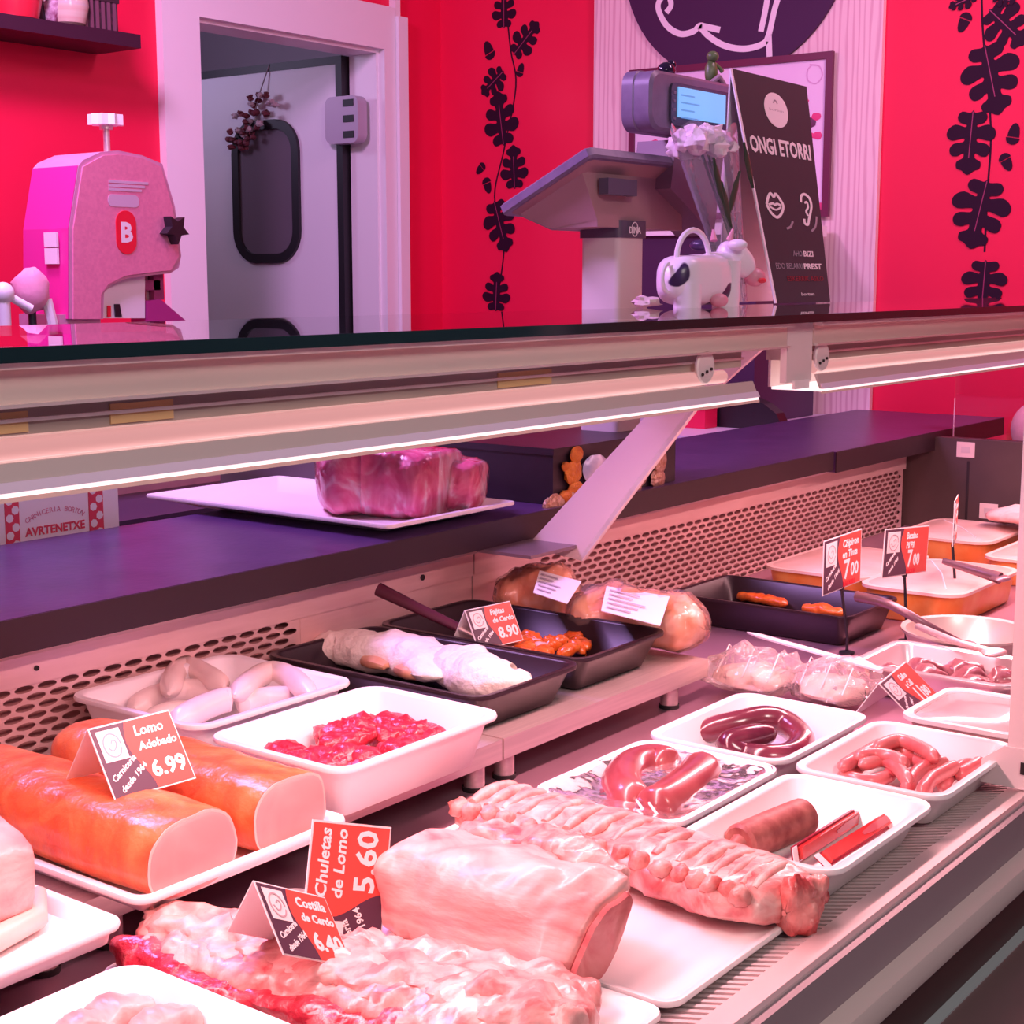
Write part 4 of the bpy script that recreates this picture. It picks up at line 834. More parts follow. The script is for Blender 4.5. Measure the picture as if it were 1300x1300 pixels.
M_SAUSP = mat('pink_sausage', (.60, .11, .12), .34, c2=(.74, .24, .23), scale=22, coat=.3)
M_SAUSD = mat('dark_sausage', (.09, .010, .028), .22, c2=(.20, .04, .06), scale=14, coat=.6)
M_MORC = mat('blood_sausage', (.20, .025, .04), .3, c2=(.38, .09, .09), scale=14, coat=.5)
M_SALAMI = mat('salami', (.26, .055, .05), .5, c2=(.46, .16, .13), scale=45, detail=6)
M_ORANGE = mat('marinated_orange', (.62, .085, .01), .3, c2=(.76, .19, .03), scale=30, distort=1, bump=.5, coat=.5)
M_WRAPM = mat('wrapped_loin', (.70, .06, .19), .36, c2=(.84, .20, .34), c3=(.94, .74, .76), scale=12, distort=2.6, stretch=(1, 1, .7), coat=.25, lo=.36, hi=.68, bump=.5, bscale=34)
M_CLING = film('cling_film', (1, 1, 1), 1.3, .08, .02, (1, .9, .92), .9, 26)
M_BAGF = film('vacuum_film', (1, .98, .98), 1.35, .10, .06, (1, .88, .88), .8, 40)
M_LABEL = mat('paper_label', (.80, .76, .78), .5); M_LABELI = mat('label_ink', (.45, .38, .45), .5)

# ---------------------------------------------------------------- worktop tray with the wrapped loin
tray('meat_tray', 'large white tray carrying wrapped pork loin on the purple worktop', 'tray', 1.745, 2.075, 1.555, 2.13, ZW+.0008, ZW+.024, M_TRAY, taper=.045, lip=.012, r=.012)
wl = thing('wrapped_pork_loin', 'two joints of raw pork loin in cling film on the worktop tray', 'meat', (1.93, 1.72, ZW+.005))
b0_, rg = blob([at_z(440, 668, ZW).lerp(at_z(440, 668, ZW), 0)+V3((.045, .11, .062)), V3((1.93, 1.75, ZW+.066)), V3((1.955, 1.615, ZW+.058))], [.075, .086, .072], [.056, .064, .054], n=36, m=44, p=4.2, flat=.95, amp=.010, freq=20, seed=3, round0=.14, round1=.05)
M1 = b0_; part('loin_joint', M1, M_WRAPM, wl, 60)
b1_, rg1 = blob([V3((1.955, 1.70, ZW+.05)), V3((2.01, 1.66, ZW+.052)), V3((2.035, 1.60, ZW+.046))], [.05, .06, .048], [.045, .05, .042], n=30, p=4.0, flat=.95, amp=.008, freq=24, seed=8, round0=.12, round1=.06); part('loin_joint', b1_, M_WRAPM, wl, 60)
def puff(mb, k):
    c = sum(mb.v, V3())/len(mb.v); o = MB(); o.v = [c+(p-c)*k+V3((0, 0, .001)) for p in mb.v]; o.f = list(mb.f); return o
part('cling_film', puff(M1, 1.02), M_CLING, wl, 60); part('cling_film', puff(b1_, 1.025), M_CLING, wl, 60)

# ---------------------------------------------------------------- adobo loins
tray('shallow_tray', 'shallow white tray carrying two orange adobo loins', 'tray', .868, 1.155, 1.085, 1.52, ZP+.0008, ZP+.025, M_TRAY, taper=.012, lip=.010, r=.02)
def loin(label, xc, yf, yb, w_, h_, seed):
    zf = ZP+.006; spn = [V3((xc, yf, zf+h_*.45)), V3((xc-.004, (yf+yb)/2, zf+h_*.48)), V3((xc+.008, yb, zf+h_*.45))]
    r = thing('adobo_loin', label, 'meat', (xc, (yf+yb)/2, zf), 'adobo loins'); mb, rings = blob(spn, [w_*.92, w_, w_*.96, w_*.9], [h_*.55]*3, n=32, p=2.5, flat=.80, amp=.006, freq=10, seed=seed, round0=0, round1=.1); part('skin', mb, M_LOIN, r, 60)
    face = [p-Y*.0008 for p in rings[0]]; cc = sum(face, V3())/len(face)
    part('fat_rim', MB().loft([face, [p-Y*.0006 for p in face]]), M_FAT, r, 0, 'pale fat rim of the cut end')
    inn = [cc+(p-cc)*.955+V3((0, -.0008, -.001)) for p in face]; part('cut_face', MB().loft([inn, [cc+(p-cc)*.9-Y*.0022 for p in inn]]), M_LOINCUT, r, 60, 'smooth pink cut face')
    return r
loin('near orange adobo loin with a pink cut face, left of the pair', .945, 1.10, 1.48, .062, .080, 1); loin('far orange adobo loin under the price card, right of the pair', 1.083, 1.105, 1.47, .058, .080, 5)
zr = ZP+.150; r0 = at_z(111, 926, zr); r1 = at_z(214, 901, zr); tent('folded price card reading Lomo Adobado 6.99 on the adobo loins', r0, r1, zr-.064, .08, .045, ('Lomo', 'Adobado'), ('6', '.99'))

# ---------------------------------------------------------------- meat on the board at the left edge
tray('cutting_board', 'flat white board at the left edge under a pale pork joint', 'board', .52, .842, 1.068, 1.46, ZP+.0008, ZP+.022, M_TRAY, taper=.004, lip=.006, r=.02)
pj = thing('pork_joint', 'pale pork joint with a fat edge on the board at the left edge', 'meat', (.70, 1.22, ZP+.008)); zj = ZP+.0065
jb, jr_ = blob([V3((.64, 1.215, zj+.05)), V3((.73, 1.21, zj+.052)), V3((.815, 1.195, zj+.044))], [.08, .080, .055], [.052, .056, .042], p=3.4, flat=.85, amp=.008, freq=14, seed=4, round1=.06); part('flesh', jb, M_PORK, pj, 60)
part('fat_edge', MB().tube([V3((.66, 1.130, zj+.014)), V3((.74, 1.134, zj+.012)), V3((.80, 1.148, zj+.012)), V3((.826, 1.18, zj+.018))], [.010, .012, .012, .008], 10), M_FAT, pj)

# ---------------------------------------------------------------- deep white trays
tray('deep_tray', 'deep white tray at the bottom left corner holding pale meat', 'tray', .56, .826, .80, 1.047, ZD+.0008, .802, M_TRAY, 'white trays', r=.03)
pm = thing('pork_pieces', 'small pale pork pieces in the bottom left tray', 'meat', (.72, .97, ZD+.006))
for k, (x, y, r_) in enumerate(((.770, .998, .036), (.735, 1.000, .032), (.782, .955, .030))):
    part('piece', blob([V3((x-.03, y+.01, ZD+.03)), V3((x, y, ZD+.036)), V3((x+.03, y-.012, ZD+.03))], [r_*.6, r_*.7, r_*.5], [.02, .026, .02], amp=.006, freq=30, seed=k)[0], M_PORK, pm, 60)
tray('deep_tray', 'white tray of curled pale sausages below the perforated panel', 'tray', 1.18, 1.462, 1.358, 1.612, ZP+.0008, .872, M_TRAY, 'white trays', r=.03)
tray('deep_tray', 'white tray of glossy red diced meat on the platform front', 'tray', 1.164, 1.458, 1.108, 1.332, ZP+.0008, .872, M_TRAY, 'white trays', r=.03)
tray('deep_tray', 'white tray with film wrapped blood sausages beside the rib rack', 'tray', 1.408, 1.672, .836, 1.042, ZD+.0008, .80, M_TRAY, 'white trays', r=.03)
tray('deep_tray', 'white tray holding a dark coiled sausage near the clear bags', 'tray', 1.680, 1.955, .845, 1.052, ZD+.0008, .80, M_TRAY, 'white trays', r=.03)
tray('deep_tray', 'white tray of salami and red packs on the front grille', 'tray', 1.385, 1.662, .634, .826, ZD+.0130, .80, M_TRAY, 'white trays', r=.03)
tray('deep_tray', 'white tray heaped with thin pink sausages by the divider post', 'tray', 1.672, 1.940, .634, .834, ZD+.0130, .80, M_TRAY, 'white trays', r=.03)
# white sausages
zs = ZP+.036
def sz(u, v, z): return at_z(u, v, z)
ws = [('curled white sausage arching at the back left of its tray', [(215, 880), (222, 856), (238, 847), (262, 858), (285, 872)], .016, .020),
      ('white sausage stretched along the left of its tray', [(170, 900), (195, 885), (235, 876), (280, 880)], .016, .004),
      ('white sausage lying at the front of its tray', [(222, 918), (250, 902), (280, 890), (296, 888)], .017, .012),
      ('white sausage arching at the right of its tray', [(298, 884), (320, 864), (345, 853), (372, 862), (395, 884)], .016, .018),
      ('white sausage lying under the right arch', [(305, 896), (335, 886), (372, 884)], .015, .0),
      ('white sausage half hidden behind the price card', [(190, 915), (210, 906), (235, 903), (250, 905)], .015, .0)]
for lb, pts, r_, dz in ws: single('white_sausage', sausage([sz(u, v, zs+dz) for u, v in pts], r_), M_SAUSW, lb, 'sausage', 'white sausages in the tray')
# red diced meat
rm_spots = []
for i in range(44):
    x = random.uniform(1.215, 1.41); y = random.uniform(1.155, 1.285); z = ZP+.026+random.uniform(0, .008)+.022*(1-abs((y-1.22)/.09))*(1-abs((x-1.31)/.13))
    rm_spots.append((x, y, z))
MD = []
for i, (x, y, z) in enumerate(rm_spots):
    a_ = random.uniform(0, 6.28); l_ = random.uniform(.018, .030); d = V3((math.cos(a_)*l_, math.sin(a_)*l_, random.uniform(-.006, .006)))
    mb, _ = blob([V3((x, y, z))-d, V3((x, y, z+.004)), V3((x, y, z))+d], [.016, .022, .015], [.008, .012, .008], n=16, m=14, amp=.011, freq=45, seed=i, round0=.3, round1=.3)
    single('diced_meat', mb, M_REDM, 'glossy red piece of diced meat in the heap on its white tray', 'meat', 'diced red meat pieces', 60)

# ---------------------------------------------------------------- black pans
tray('black_pan', 'black pan of white tripe beside the red meat tray', 'pan', 1.510, 1.752, 1.192, 1.596, ZP+.0008, .862, M_PAN, 'black enamel pans', taper=.022, lip=.008, r=.03)
tray('black_pan', 'black pan of orange marinated strips beside the wrapped packs', 'pan', 1.758, 2.002, 1.202, 1.600, ZP+.0008, .862, M_PAN, 'black enamel pans', taper=.022, lip=.008, r=.03)
zt2 = ZP+.040
tp = [('left piece of white tripe in the black pan', [(395, 826), (430, 822), (480, 828), (530, 838), (560, 860)], [.022, .036, .042, .048, .03], 2), ('right piece of white tripe in the black pan', [(545, 852), (570, 842), (600, 855), (640, 866), (675, 864)], [.03, .044, .048, .042, .022], 6)]
for lb, pts, wd_, sd_ in tp: single('tripe', blob([at_z(u, v, zt2) for u, v in pts], wd_, [.014, .026, .032, .030, .012], amp=.010, freq=22, seed=sd_, flat=.9)[0], M_TRIPE, lb, 'tripe', 'tripe in the black pan', 60)
for k, (u, v) in enumerate(((520, 853), (478, 842))): single('tripe_scrap', blob([at_z(u-14, v-4, zt2-.004), at_z(u, v, zt2-.002), at_z(u+16, v+5, zt2-.004)], [.012, .016, .01], [.008, .010, .006], m=12, n=12, amp=.004, seed=k)[0], mat('tripe_brown', (.60, .26, .14), .5, c2=(.7, .4, .25), scale=30), ('brownish scrap at the front edge of the tripe', 'small brownish scrap left of the other under the tripe')[k], 'tripe')
for i in range(34):
    u = random.uniform(640, 742); v = 836-abs(u-700)*.08+random.uniform(-24, 4); p = at_z(u, v, ZP+.025); a_ = random.uniform(0, 6.28); d = V3((math.cos(a_)*.02, math.sin(a_)*.02, random.uniform(-.004, .008)))
    if 1.785 < p.x < 1.975 and 1.235 < p.y < 1.56:
        single('marinated_strip', blob([p-d, p+Z*.003, p+d], [.007, .011, .007], [.006, .010, .006], n=10, m=9, amp=.005, freq=50, seed=i, round0=.3, round1=.3)[0], M_ORANGE if i % 5 else M_PORK, 'orange marinated meat strip heaped in the front of the black pan', 'meat', 'marinated strips', 60)
zr = .905; tent('folded price card reading Fajitas 8.90 in the black pan', at_z(590, 775, zr), at_z(647, 763, zr), .848, .07, .030, ('Fajitas', 'de Cerdo'), ('8', '.90'))
# serving spoon leaning across the pan rims
h0, h1 = at_z(480, 748, .925), at_z(582, 797, .874)
sp_ = thing('serving_spoon', 'dark handled serving spoon leaning over the black pans', 'utensil', h1); part('handle', MB().tube([h0, h0.lerp(h1, .4), h1], [.011, .009, .0075], 12), mat('spoon_plum', (.09, .018, .035), .3), sp_); e_ = h1+(h1-h0)*.25; part('shank', MB().tube([h1, e_], .004, 8), M_STEEL, sp_)

# ---------------------------------------------------------------- labelled packs right of the pans
def pack(name, label, spine, wid, hgt, m_in, labels, group, cat='packed meat', kf=1.08, seed=1):
    mb, rg_ = blob(spine, wid, hgt, amp=.014, freq=22, seed=seed, flat=.85); c = sum(mb.v, V3())/len(mb.v); c.z = min(p.z for p in mb.v)
    r = thing(name, label, cat, c, group); part('contents', mb, m_in, r, 60); part('film', puff(mb, kf), M_BAGF, r, 60)
    for (q, w_) in labels:
        # label conforms: 4 px corners on a tilted plane
        part('label_sheet', MB().prism(q, (q[1]-q[0]).cross(q[3]-q[0]).normalized()*.0012), M_LABEL, r, 0)
        n_ = (q[1]-q[0]).cross(q[3]-q[0]).normalized(); n_ = (n_ if n_.dot(EYE-q[0]) > 0 else -n_)*.0014; O_, e1, e2 = q[3], (q[2]-q[3]), (q[0]-q[3])
        for k in range(5):
            y = .14+k*.17; part('label_print', MB().prism([O_+e1*x+e2*yy+n_ for x, yy in ((.08, y), (.5+.35*((k*7) % 3)/3, y), (.5+.35*((k*7) % 3)/3, y+.05), (.08, y+.05))], n_*.2), M_LABELI, r, 0)
    return r
M_CHK = mat('smoked_skin', (.68, .20, .08), .35, c2=(.82, .38, .22), c3=(.88, .58, .48), scale=9, distort=1, coat=.4)
qa = [at_z(u, v, z) for u, v, z in ((685, 724, .914), (738, 738, .912), (720, 766, .904), (677, 752, .906))]; qb = [at_z(u, v, z) for u, v, z in ((770, 744, .906), (850, 757, .902), (838, 794, .896), (763, 775, .898))]
pack('wrapped_chicken', 'packed smoked joint with a white label below the brace bar', [V3((2.075, 1.585, .845)), V3((2.09, 1.53, .862)), V3((2.11, 1.46, .855))], [.045, .055, .05], [.036, .05, .045], M_CHK, [(qa, 1)], 'labelled packs', seed=2)
pack('wrapped_chicken', 'packed smoked joint with a large label at the platform end', [V3((2.045, 1.41, .852)), V3((2.06, 1.31, .856)), V3((2.085, 1.19, .848))], [.05, .060, .05], [.042, .048, .040], M_CHK, [(qb, 1)], 'labelled packs', seed=5)
# ---------------------------------------------------------------- contents of the four front trays
zt = ZD+.010
ms = [('curved blood sausage at the left in the film wrapped tray', [(808, 1028), (790, 1002), (802, 980), (830, 972), (856, 978)], .028, .014), ('straighter blood sausage at the right in the film wrapped tray', [(824, 1032), (850, 1018), (880, 995), (895, 975)], .028, .018), ('blood sausage end lying under the other two', [(770, 1015), (790, 1025), (815, 1040), (840, 1040)], .016, .0)]
for lb, pts, r_, dz in ms:
    r = thing('blood_sausage', lb, 'sausage', at_z(*pts[1], zt), 'blood sausages in film'); P = [at_z(u, v, zt+.016+dz) for u, v in pts]; part('casing', sausage(P, r_, 16, 22), M_MORC, r, 60); part('string_tie', MB().tube([P[0]+Z*.012, P[0]+V3((-.01, -.008, .014)), P[0]+V3((-.012, -.02, .004))], .0016, 6), M_CARD, r)
g = []; N_ = 22
x0, x1, y0, y1 = 1.416, 1.664, .844, 1.034
for j in range(N_+1):
    for i in range(N_+1):
        s, t = i/N_, j/N_; x, y = x0+(x1-x0)*s, y0+(y1-y0)*t; e = min(s, 1-s, t, 1-t)
        bump_ = .012*max(0, 1-((s-.55)/.35)**2)*max(0, 1-((t-.45)/.4)**2)
        g.append(V3((x, y, .7985-.012*min(1, e*5)+bump_+.0035*noise.noise(V3((x*45, y*45, 2))))))
mb = MB().add(g, [(j*(N_+1)+i, j*(N_+1)+i+1, (j+1)*(N_+1)+i+1, (j+1)*(N_+1)+i) for j in range(N_) for i in range(N_)]); single('film_cover', mb, film('tray_cling', (1, 1, 1), 1.12, .14, .05, (1, .9, .92), .35, 30), 'clear crinkled film stretched over the blood sausage tray', 'film', smooth=60)
# coiled dark sausage
P = [at_z(u, v, zt+.018+dz) for u, v, dz in ((878, 936, 0), (905, 926, .008), (940, 918, .016), (972, 912, .020), (1000, 920, .014), (1018, 940, .004), (1005, 958, 0), (975, 962, 0), (945, 958, 0), (925, 945, .012), (955, 936, .018), (985, 930, .02))]
single('coiled_sausage', sausage(P, .0185, 14, 60), M_SAUSD, 'dark glossy sausage coiled in a white tray', 'sausage', smooth=60)
# thin pink sausages
tp_ = [[(1062, 965), (1075, 985), (1105, 992), (1130, 985)], [(1070, 955), (1100, 945), (1130, 948), (1160, 958)], [(1090, 972), (1120, 965), (1140, 975), (1155, 995)], [(1110, 950), (1140, 940), (1170, 950), (1190, 965)], [(1125, 990), (1140, 970), (1160, 965), (1180, 975)], [(1150, 1005), (1160, 985), (1180, 972), (1205, 968)], [(1170, 1008), (1182, 990), (1200, 980), (1215, 972)], [(1085, 962), (1110, 958), (1135, 962), (1150, 972)], [(1195, 1000), (1205, 985), (1225, 972), (1250, 965)], [(1215, 985), (1235, 975), (1255, 968)], [(1065, 975), (1062, 958), (1080, 946), (1105, 940)]]
nm_ = ['hooked round the left end', 'lying across the back', 'bent in the middle', 'at the back right', 'folded over in the centre', 'curving to the right', 'at the front right corner', 'half buried at the left', 'nearest the divider post', 'short, at the far right', 'looping at the back left']
for k, pts in enumerate(tp_):
    P = [at_z(u, v, ZD+.032+.007*((k*5) % 4)) for u, v in pts]
    for q in P: q.x = min(max(q.x, 1.712), 1.902); q.y = min(max(q.y, .672), .798)
    single('pink_sausage', sausage(P, .0095, 10, 18), M_SAUSP, 'thin pink sausage of the heap, '+nm_[k], 'sausage', 'thin pink sausages', 60)
# salami and red packs
s0, s1 = at_z(938, 1072, ZD+.036), at_z(1022, 1036, ZD+.036)
sl_ = thing('salami', 'grainy brown salami log in the front white tray', 'salami', s0.lerp(s1, .5)-Z*.02); part('casing', MB().tube([s0, s0.lerp(s1, .03), s0.lerp(s1, .5), s0.lerp(s1, .96), s1], [.019, .0225, .023, .0225, .018], 20), M_SALAMI, sl_, 40); part('tied_end', MB().tube([s0-(s1-s0)*.10, s0], [.006, .012], 10), M_SALAMI, sl_)
M_PKR = mat('pack_red', (.62, .02, .02), .2, c2=(.72, .06, .05), scale=10, coat=.6); M_PKE = mat('pack_border', (.26, .015, .04), .25)
def rpack(label, a, b, c_, tilt):
    ex = (b-a); W = ex.length; ex.normalize(); ey = (c_-a); ey = (ey-ex*ey.dot(ex)); H_ = ey.length; ey.normalize(); n = ex.cross(ey); n = n if n.z > 0 else -n
    r = thing('vacuum_pack', label, 'packed meat', a.lerp(b, .5), 'red vacuum packs'); part('sachet', MB().prism([a, a+ex*W, a+ex*W+ey*H_, a+ey*H_], n*.004), M_PKE, r, 0)
    part('red_slices', MB().prism([a+ex*x*W+ey*y*H_ for x, y in ((.04, .12), (.96, .12), (.96, .88), (.04, .88))], n*.010), M_PKR, r, 0)
    part('seal_strip', MB().prism([a+ex*x*W+ey*y*H_+n*.0042 for x, y in ((-.02, -.02), (-.02, 1.02), (.03, 1.02), (.03, -.02))], n*.001), M_CARD, r, 0)
    ov = [a+ex*W*(.66+.22*math.cos(t))+ey*H_*(.5+.26*math.sin(t))+n*.0102 for t in [2*math.pi*k/8+.4 for k in range(8)]]; part('window_label', MB().prism(ov, n*.0006), mat('pack_window', (.50, .10, .12), .2, coat=.6), r, 0)
    return r
rpack('red vacuum pack nearest the tray front with a pale outlined label', at_z(1049, 1104, ZD+.022), at_z(1150, 1040, ZD+.022), at_z(1031, 1090, ZD+.032), 0)
rpack('red vacuum pack leaning beside the salami log', at_z(1006, 1096, ZD+.018), at_z(1106, 1032, ZD+.018), at_z(988, 1085, ZD+.036), 0)

# ---------------------------------------------------------------- ribs, loin slab, boards at the front
tray('serving_board', 'white serving board under the rib rack near the grille', 'board', 1.103, 1.40, .655, 1.10, ZD+.0130, ZD+.024, M_TRAY, 'white serving boards', taper=.006, lip=.006, r=.02)
tray('serving_board', 'white serving board under the pork ribs at the bottom edge', 'board', .84, 1.098, .655, 1.12, ZD+.0130, ZD+.024, M_TRAY, 'white serving boards', taper=.006, lip=.006, r=.02)
ZS = ZD+.0165
rk = thing('rib_rack', 'long raw rib rack lying between the pork loin and the white trays', 'meat', (1.36, .87, ZS))
spn = [at_z(610, 1040, ZS+.03), V3((1.365, .97, ZS+.028)), V3((1.355, .82, ZS+.028)), V3((1.340, .71, ZS+.028)), V3((1.335, .648, ZS+.026))]
spn[0] = V3((1.375, 1.09, ZS+.026))
rb, rr_ = blob(spn, [.062, .070, .068, .070, .052], [.020, .022, .023, .024, .020], n=36, m=60, p=2.6, flat=1.0, amp=.007, freq=24, seed=3, round0=.06, round1=.10)
part('flesh', rb, M_RIBM, rk, 60)
# bone ribs crossing the top, vertebra knobs along the near edge
sp2 = crom(spn, 60); nr_ = 16
for k in range(nr_):
    t = .06+.80*k/(nr_-1); c = sp2[int(t*59)]; tg = (sp2[min(int(t*59)+1, 59)]-sp2[max(int(t*59)-1, 0)]).normalized(); sd = tg.cross(Z).normalized()
    sd = sd if sd.x > 0 else -sd
    P = [c+sd*x+Z*z-tg*.008*(x/.05) for x, z in ((-.040, .0180), (-.015, .0210), (.015, .0202), (.042, .0140), (.056, .004))]
    part('rib', MB().tube(crom(P, 10), [.005, .0066, .0072, .0075, .0076, .0076, .0076, .0072, .0068, .0045], 10), M_RIBF, rk, 60)
    q = c-sd*(.056+.003*math.sin(k*2.1))+Z*.015; part('bone_knob', MB().ball(q, .012, .0125, .0115, 12, 8, .35, k*1.7), mat('bone_knob', (.60, .12, .11), .4, c2=(.80, .40, .36), scale=40, bump=.3), rk, 60)
part('cut_end', blob([V3((1.305, .650, ZS+.026)), V3((1.335, .642, ZS+.028)), V3((1.375, .646, ZS+.026))], [.014, .018, .012], [.022, .026, .020], m=22, n=24, amp=.012, freq=45, seed=4)[0], mat('rib_red_end', (.58, .06, .06), .35, c2=(.78, .32, .28), scale=30, bump=.4, coat=.4), rk, 60, 'redder cut end of the rack')
# big pork loin slab (chops)
ps_ = thing('pork_chop_loin', 'large pale pork loin joint with a cut end at the front centre', 'meat', (1.17, .86, ZS))
spn = [V3((1.132, .990, ZS+.040)), V3((1.126, .91, ZS+.042)), V3((1.120, .82, ZS+.042)), V3((1.116, .742, ZS+.040))]
sb, sr_ = blob(spn, [.052, .055, .050, .036], [.046, .048, .047, .044], n=40, m=60, p=3.6, flat=.92, amp=.010, freq=16, seed=12, round0=.10, round1=.03)
SHR = lambda p: V3((p.x-.012*(p.y-.742)/.25+(p.z-(ZS+.04))*.85*max(0, 1-(p.y-.742)/.24), p.y, p.z))
sb.v = [SHR(p) for p in sb.v]; sr_ = [[SHR(p) for p in r] for r in sr_]; part('flesh', sb, M_PORK, ps_, 60)
face = sr_[-1]; face = sr_[-2]; cc = sum(face, V3())/len(face)
part('cut_face', MB().loft([[cc+(p-cc)*.96-Y*.004 for p in face], [cc+(p-cc)*.90-Y*.009 for p in face]]), mat('chop_face', (.54, .09, .10), .35, c2=(.74, .28, .26), scale=16, distort=1.5, coat=.3), ps_, 60, 'redder cut face of the loin')
part('back_ridge', blob([V3((1.205, .98, ZS+.066)), V3((1.200, .86, ZS+.072)), V3((1.190, .76, ZS+.068))], [.018, .022, .016], [.018, .022, .016], amp=.010, freq=30, seed=2)[0], M_RIBM, ps_, 60)
# pork ribs at the left front (Costilla)
cs = thing('pork_spare_ribs', 'rough pork spare ribs with dark red underside at the bottom left', 'meat', (.92, .90, ZS))
spn = [V3((.905, 1.115, ZS+.036)), V3((.905, 1.03, ZS+.032)), V3((.925, .93, ZS+.028)), V3((.945, .83, ZS+.026)), V3((.968, .74, ZS+.026)), V3((.980, .66, ZS+.028))]
cbm, cr_ = blob(spn, [.035, .050, .062, .066, .07, .06], [.022, .023, .023, .024, .024, .02], n=32, m=60, p=2.3, flat=1.0, amp=.014, freq=26, seed=21, round0=.08); part('flesh', cbm, M_RIBM, cs, 60)
part('fat_cap', blob([p+V3((-.006, 0, .014)) for p in spn], [.020, .030, .034, .036, .034, .03], [.010, .011, .012, .013, .013, .012], n=28, m=80, amp=.015, freq=38, seed=5)[0], M_RIBF, cs, 60)
part('red_underside', blob([p+V3((-.050, -.004, -.004)) for p in spn[:5]], [.014, .020, .024, .026, .026], [.012, .014, .015, .015, .014], n=20, m=50, amp=.010, freq=30, seed=9)[0], M_REDM, cs, 60, 'dark red raw underside')
for k in range(6):
    q = spn[0].lerp(spn[4], .12+.15*k)+V3((-.052, 0, .002)); part('rib_end', MB().ball(q, .012, .014, .012, 12, 8, .4, k), M_PORK, cs, 60)
part('loose_flap', blob([V3((.985, .98, ZS+.016)), V3((1.00, .90, ZS+.020)), V3((1.02, .80, ZS+.022)), V3((1.04, .69, ZS+.022))], [.026, .036, .042, .03], [.015, .018, .018, .016], m=50, amp=.014, freq=34, seed=31)[0], M_RIBM, cs, 60)
zr = .893; _r0 = at_z(322, 1118, zr); _r1 = at_y(412, 1139, _r0.y-.004); tent('folded price card reading Costilla de Cerdo 6.40 on the spare ribs', _r0, _r1, zr-.056, .08, .036, ('Costilla', 'de Cerdo'), ('6', '.40'))
# upright card Chuletas de Lomo, standing on its short side
dY = .985
cO = at_y(494, 1190, dY-.02); cT = at_y(497, 1050, dY); cL = at_y(397, 1040, dY+.02)
hh = (cT-cO).length; ezv = (cL-cT); ezl = ezv.length; ezv.normalize(); exv = (cT-cO); exv = (exv-ezv*exv.dot(ezv)).normalized()
pc_ = thing('price_card', 'upright sideways price card reading Chuletas de Lomo 5.60 behind the spare ribs', 'price tag', cO, 'folded price cards'); card_face(pc_, cT-exv*(ezl*1.45), exv, ezv, ezl*1.45, ezl, ('Chuletas', 'de Lomo'), ('5', '.60'))
part('card_prop', MB().prism([cT-exv*(ezl*1.45)+ezv*.01+Y*.002, cT-exv*(ezl*1.45)+ezv*.05+Y*.002, cT-exv*.06+ezv*.04+Y*.03], Y*.0012), M_CARD, pc_, 0)

# ---------------------------------------------------------------- clear bags and the right hand end
def bagpack(label, a, b, wd, h_, seed, inner):
    mb, _ = blob([a, a.lerp(b, .5)+Z*.006, b], [wd*.8, wd, wd*.85], [h_*.5, h_, h_*.5], p=2.0, amp=.026, freq=24, seed=seed, flat=.6, m=26, n=20); c = a.lerp(b, .5); c.z = min(p.z for p in mb.v)
    r = thing('clear_bag', label, 'packed food', c, 'clear bags'); part('film', mb, film('bag_film', (1, .97, .97), 1.35, .08, .16, (1, .90, .90), .9, 60), r, 25); part('contents', blob([a.lerp(b, .12), a.lerp(b, .5), a.lerp(b, .88)], [wd*.55, wd*.7, wd*.6], [h_*.3, h_*.5, h_*.3], amp=.012, freq=40, seed=seed+3, m=20, n=16, flat=.6)[0], inner, r, 60)
    for k in range(3): part('film_fold', MB().tube([a.lerp(b, .1+.3*k)+V3((wd*.7, 0, h_*.4)), a.lerp(b, .2+.3*k)+V3((0, .0, h_*1.05)), a.lerp(b, .25+.3*k)+V3((-wd*.7, 0, h_*.3))], .0012, 6), M_CARD, r)
    return r
M_CHEESE = mat('pale_cheese', (.84, .66, .52), .5, c2=(.80, .52, .46), scale=14)
bagpack('clear bag of pale slices in front of the black oblong tray', at_z(905, 850, ZD+.030), at_z(1010, 872, ZD+.030), .075, .045, 3, M_CHEESE); bagpack('clear bag of pale slices beside the tilted Callos card', at_z(1012, 862, ZD+.026), at_z(1100, 888, ZD+.026), .070, .040, 8, M_CHEESE)
k0, k1 = at_z(948, 804, .80), at_z(1118, 852, .812)
kn_ = thing('steel_tongs', 'pale serrated tongs resting on the clear bags', 'utensil', k1)
part('arm', MB().prism([k0+V3((0, 0, 0)), k0.lerp(k1, .1)+X*.010, k1+X*.012, k1-X*.006, k0.lerp(k1, .1)-X*.008], Z*.003), M_TRAY, kn_, 0); part('grip', MB().tube([k1-(k1-k0)*.25, k1-(k1-k0)*.12+X*.014, k1], [.004, .006, .004], 8), M_TRAY, kn_)
tray('oblong_tray', 'black oblong tray with orange strips against the perforated panel', 'tray', 2.50, 2.735, 1.135, 1.515, ZD+.0008, .80, M_PAN, taper=.018, lip=.006, r=.025)
for k, (u0, v0, u1, v1) in enumerate(((935, 756, 1000, 768), (1018, 772, 1072, 780))):
    a_, b_ = at_z(u0, v0, ZD+.024), at_z(u1, v1, ZD+.024); single('orange_strip', blob([a_, a_.lerp(b_, .5)+Z*.004, b_], [.012, .016, .010], [.008, .010, .007], m=16, n=14, amp=.005, freq=40, seed=k)[0], M_ORANGE, ('orange food strip at the back of the oblong black tray', 'orange food strip at the front of the oblong black tray')[k], 'food', 'orange strips', 60)
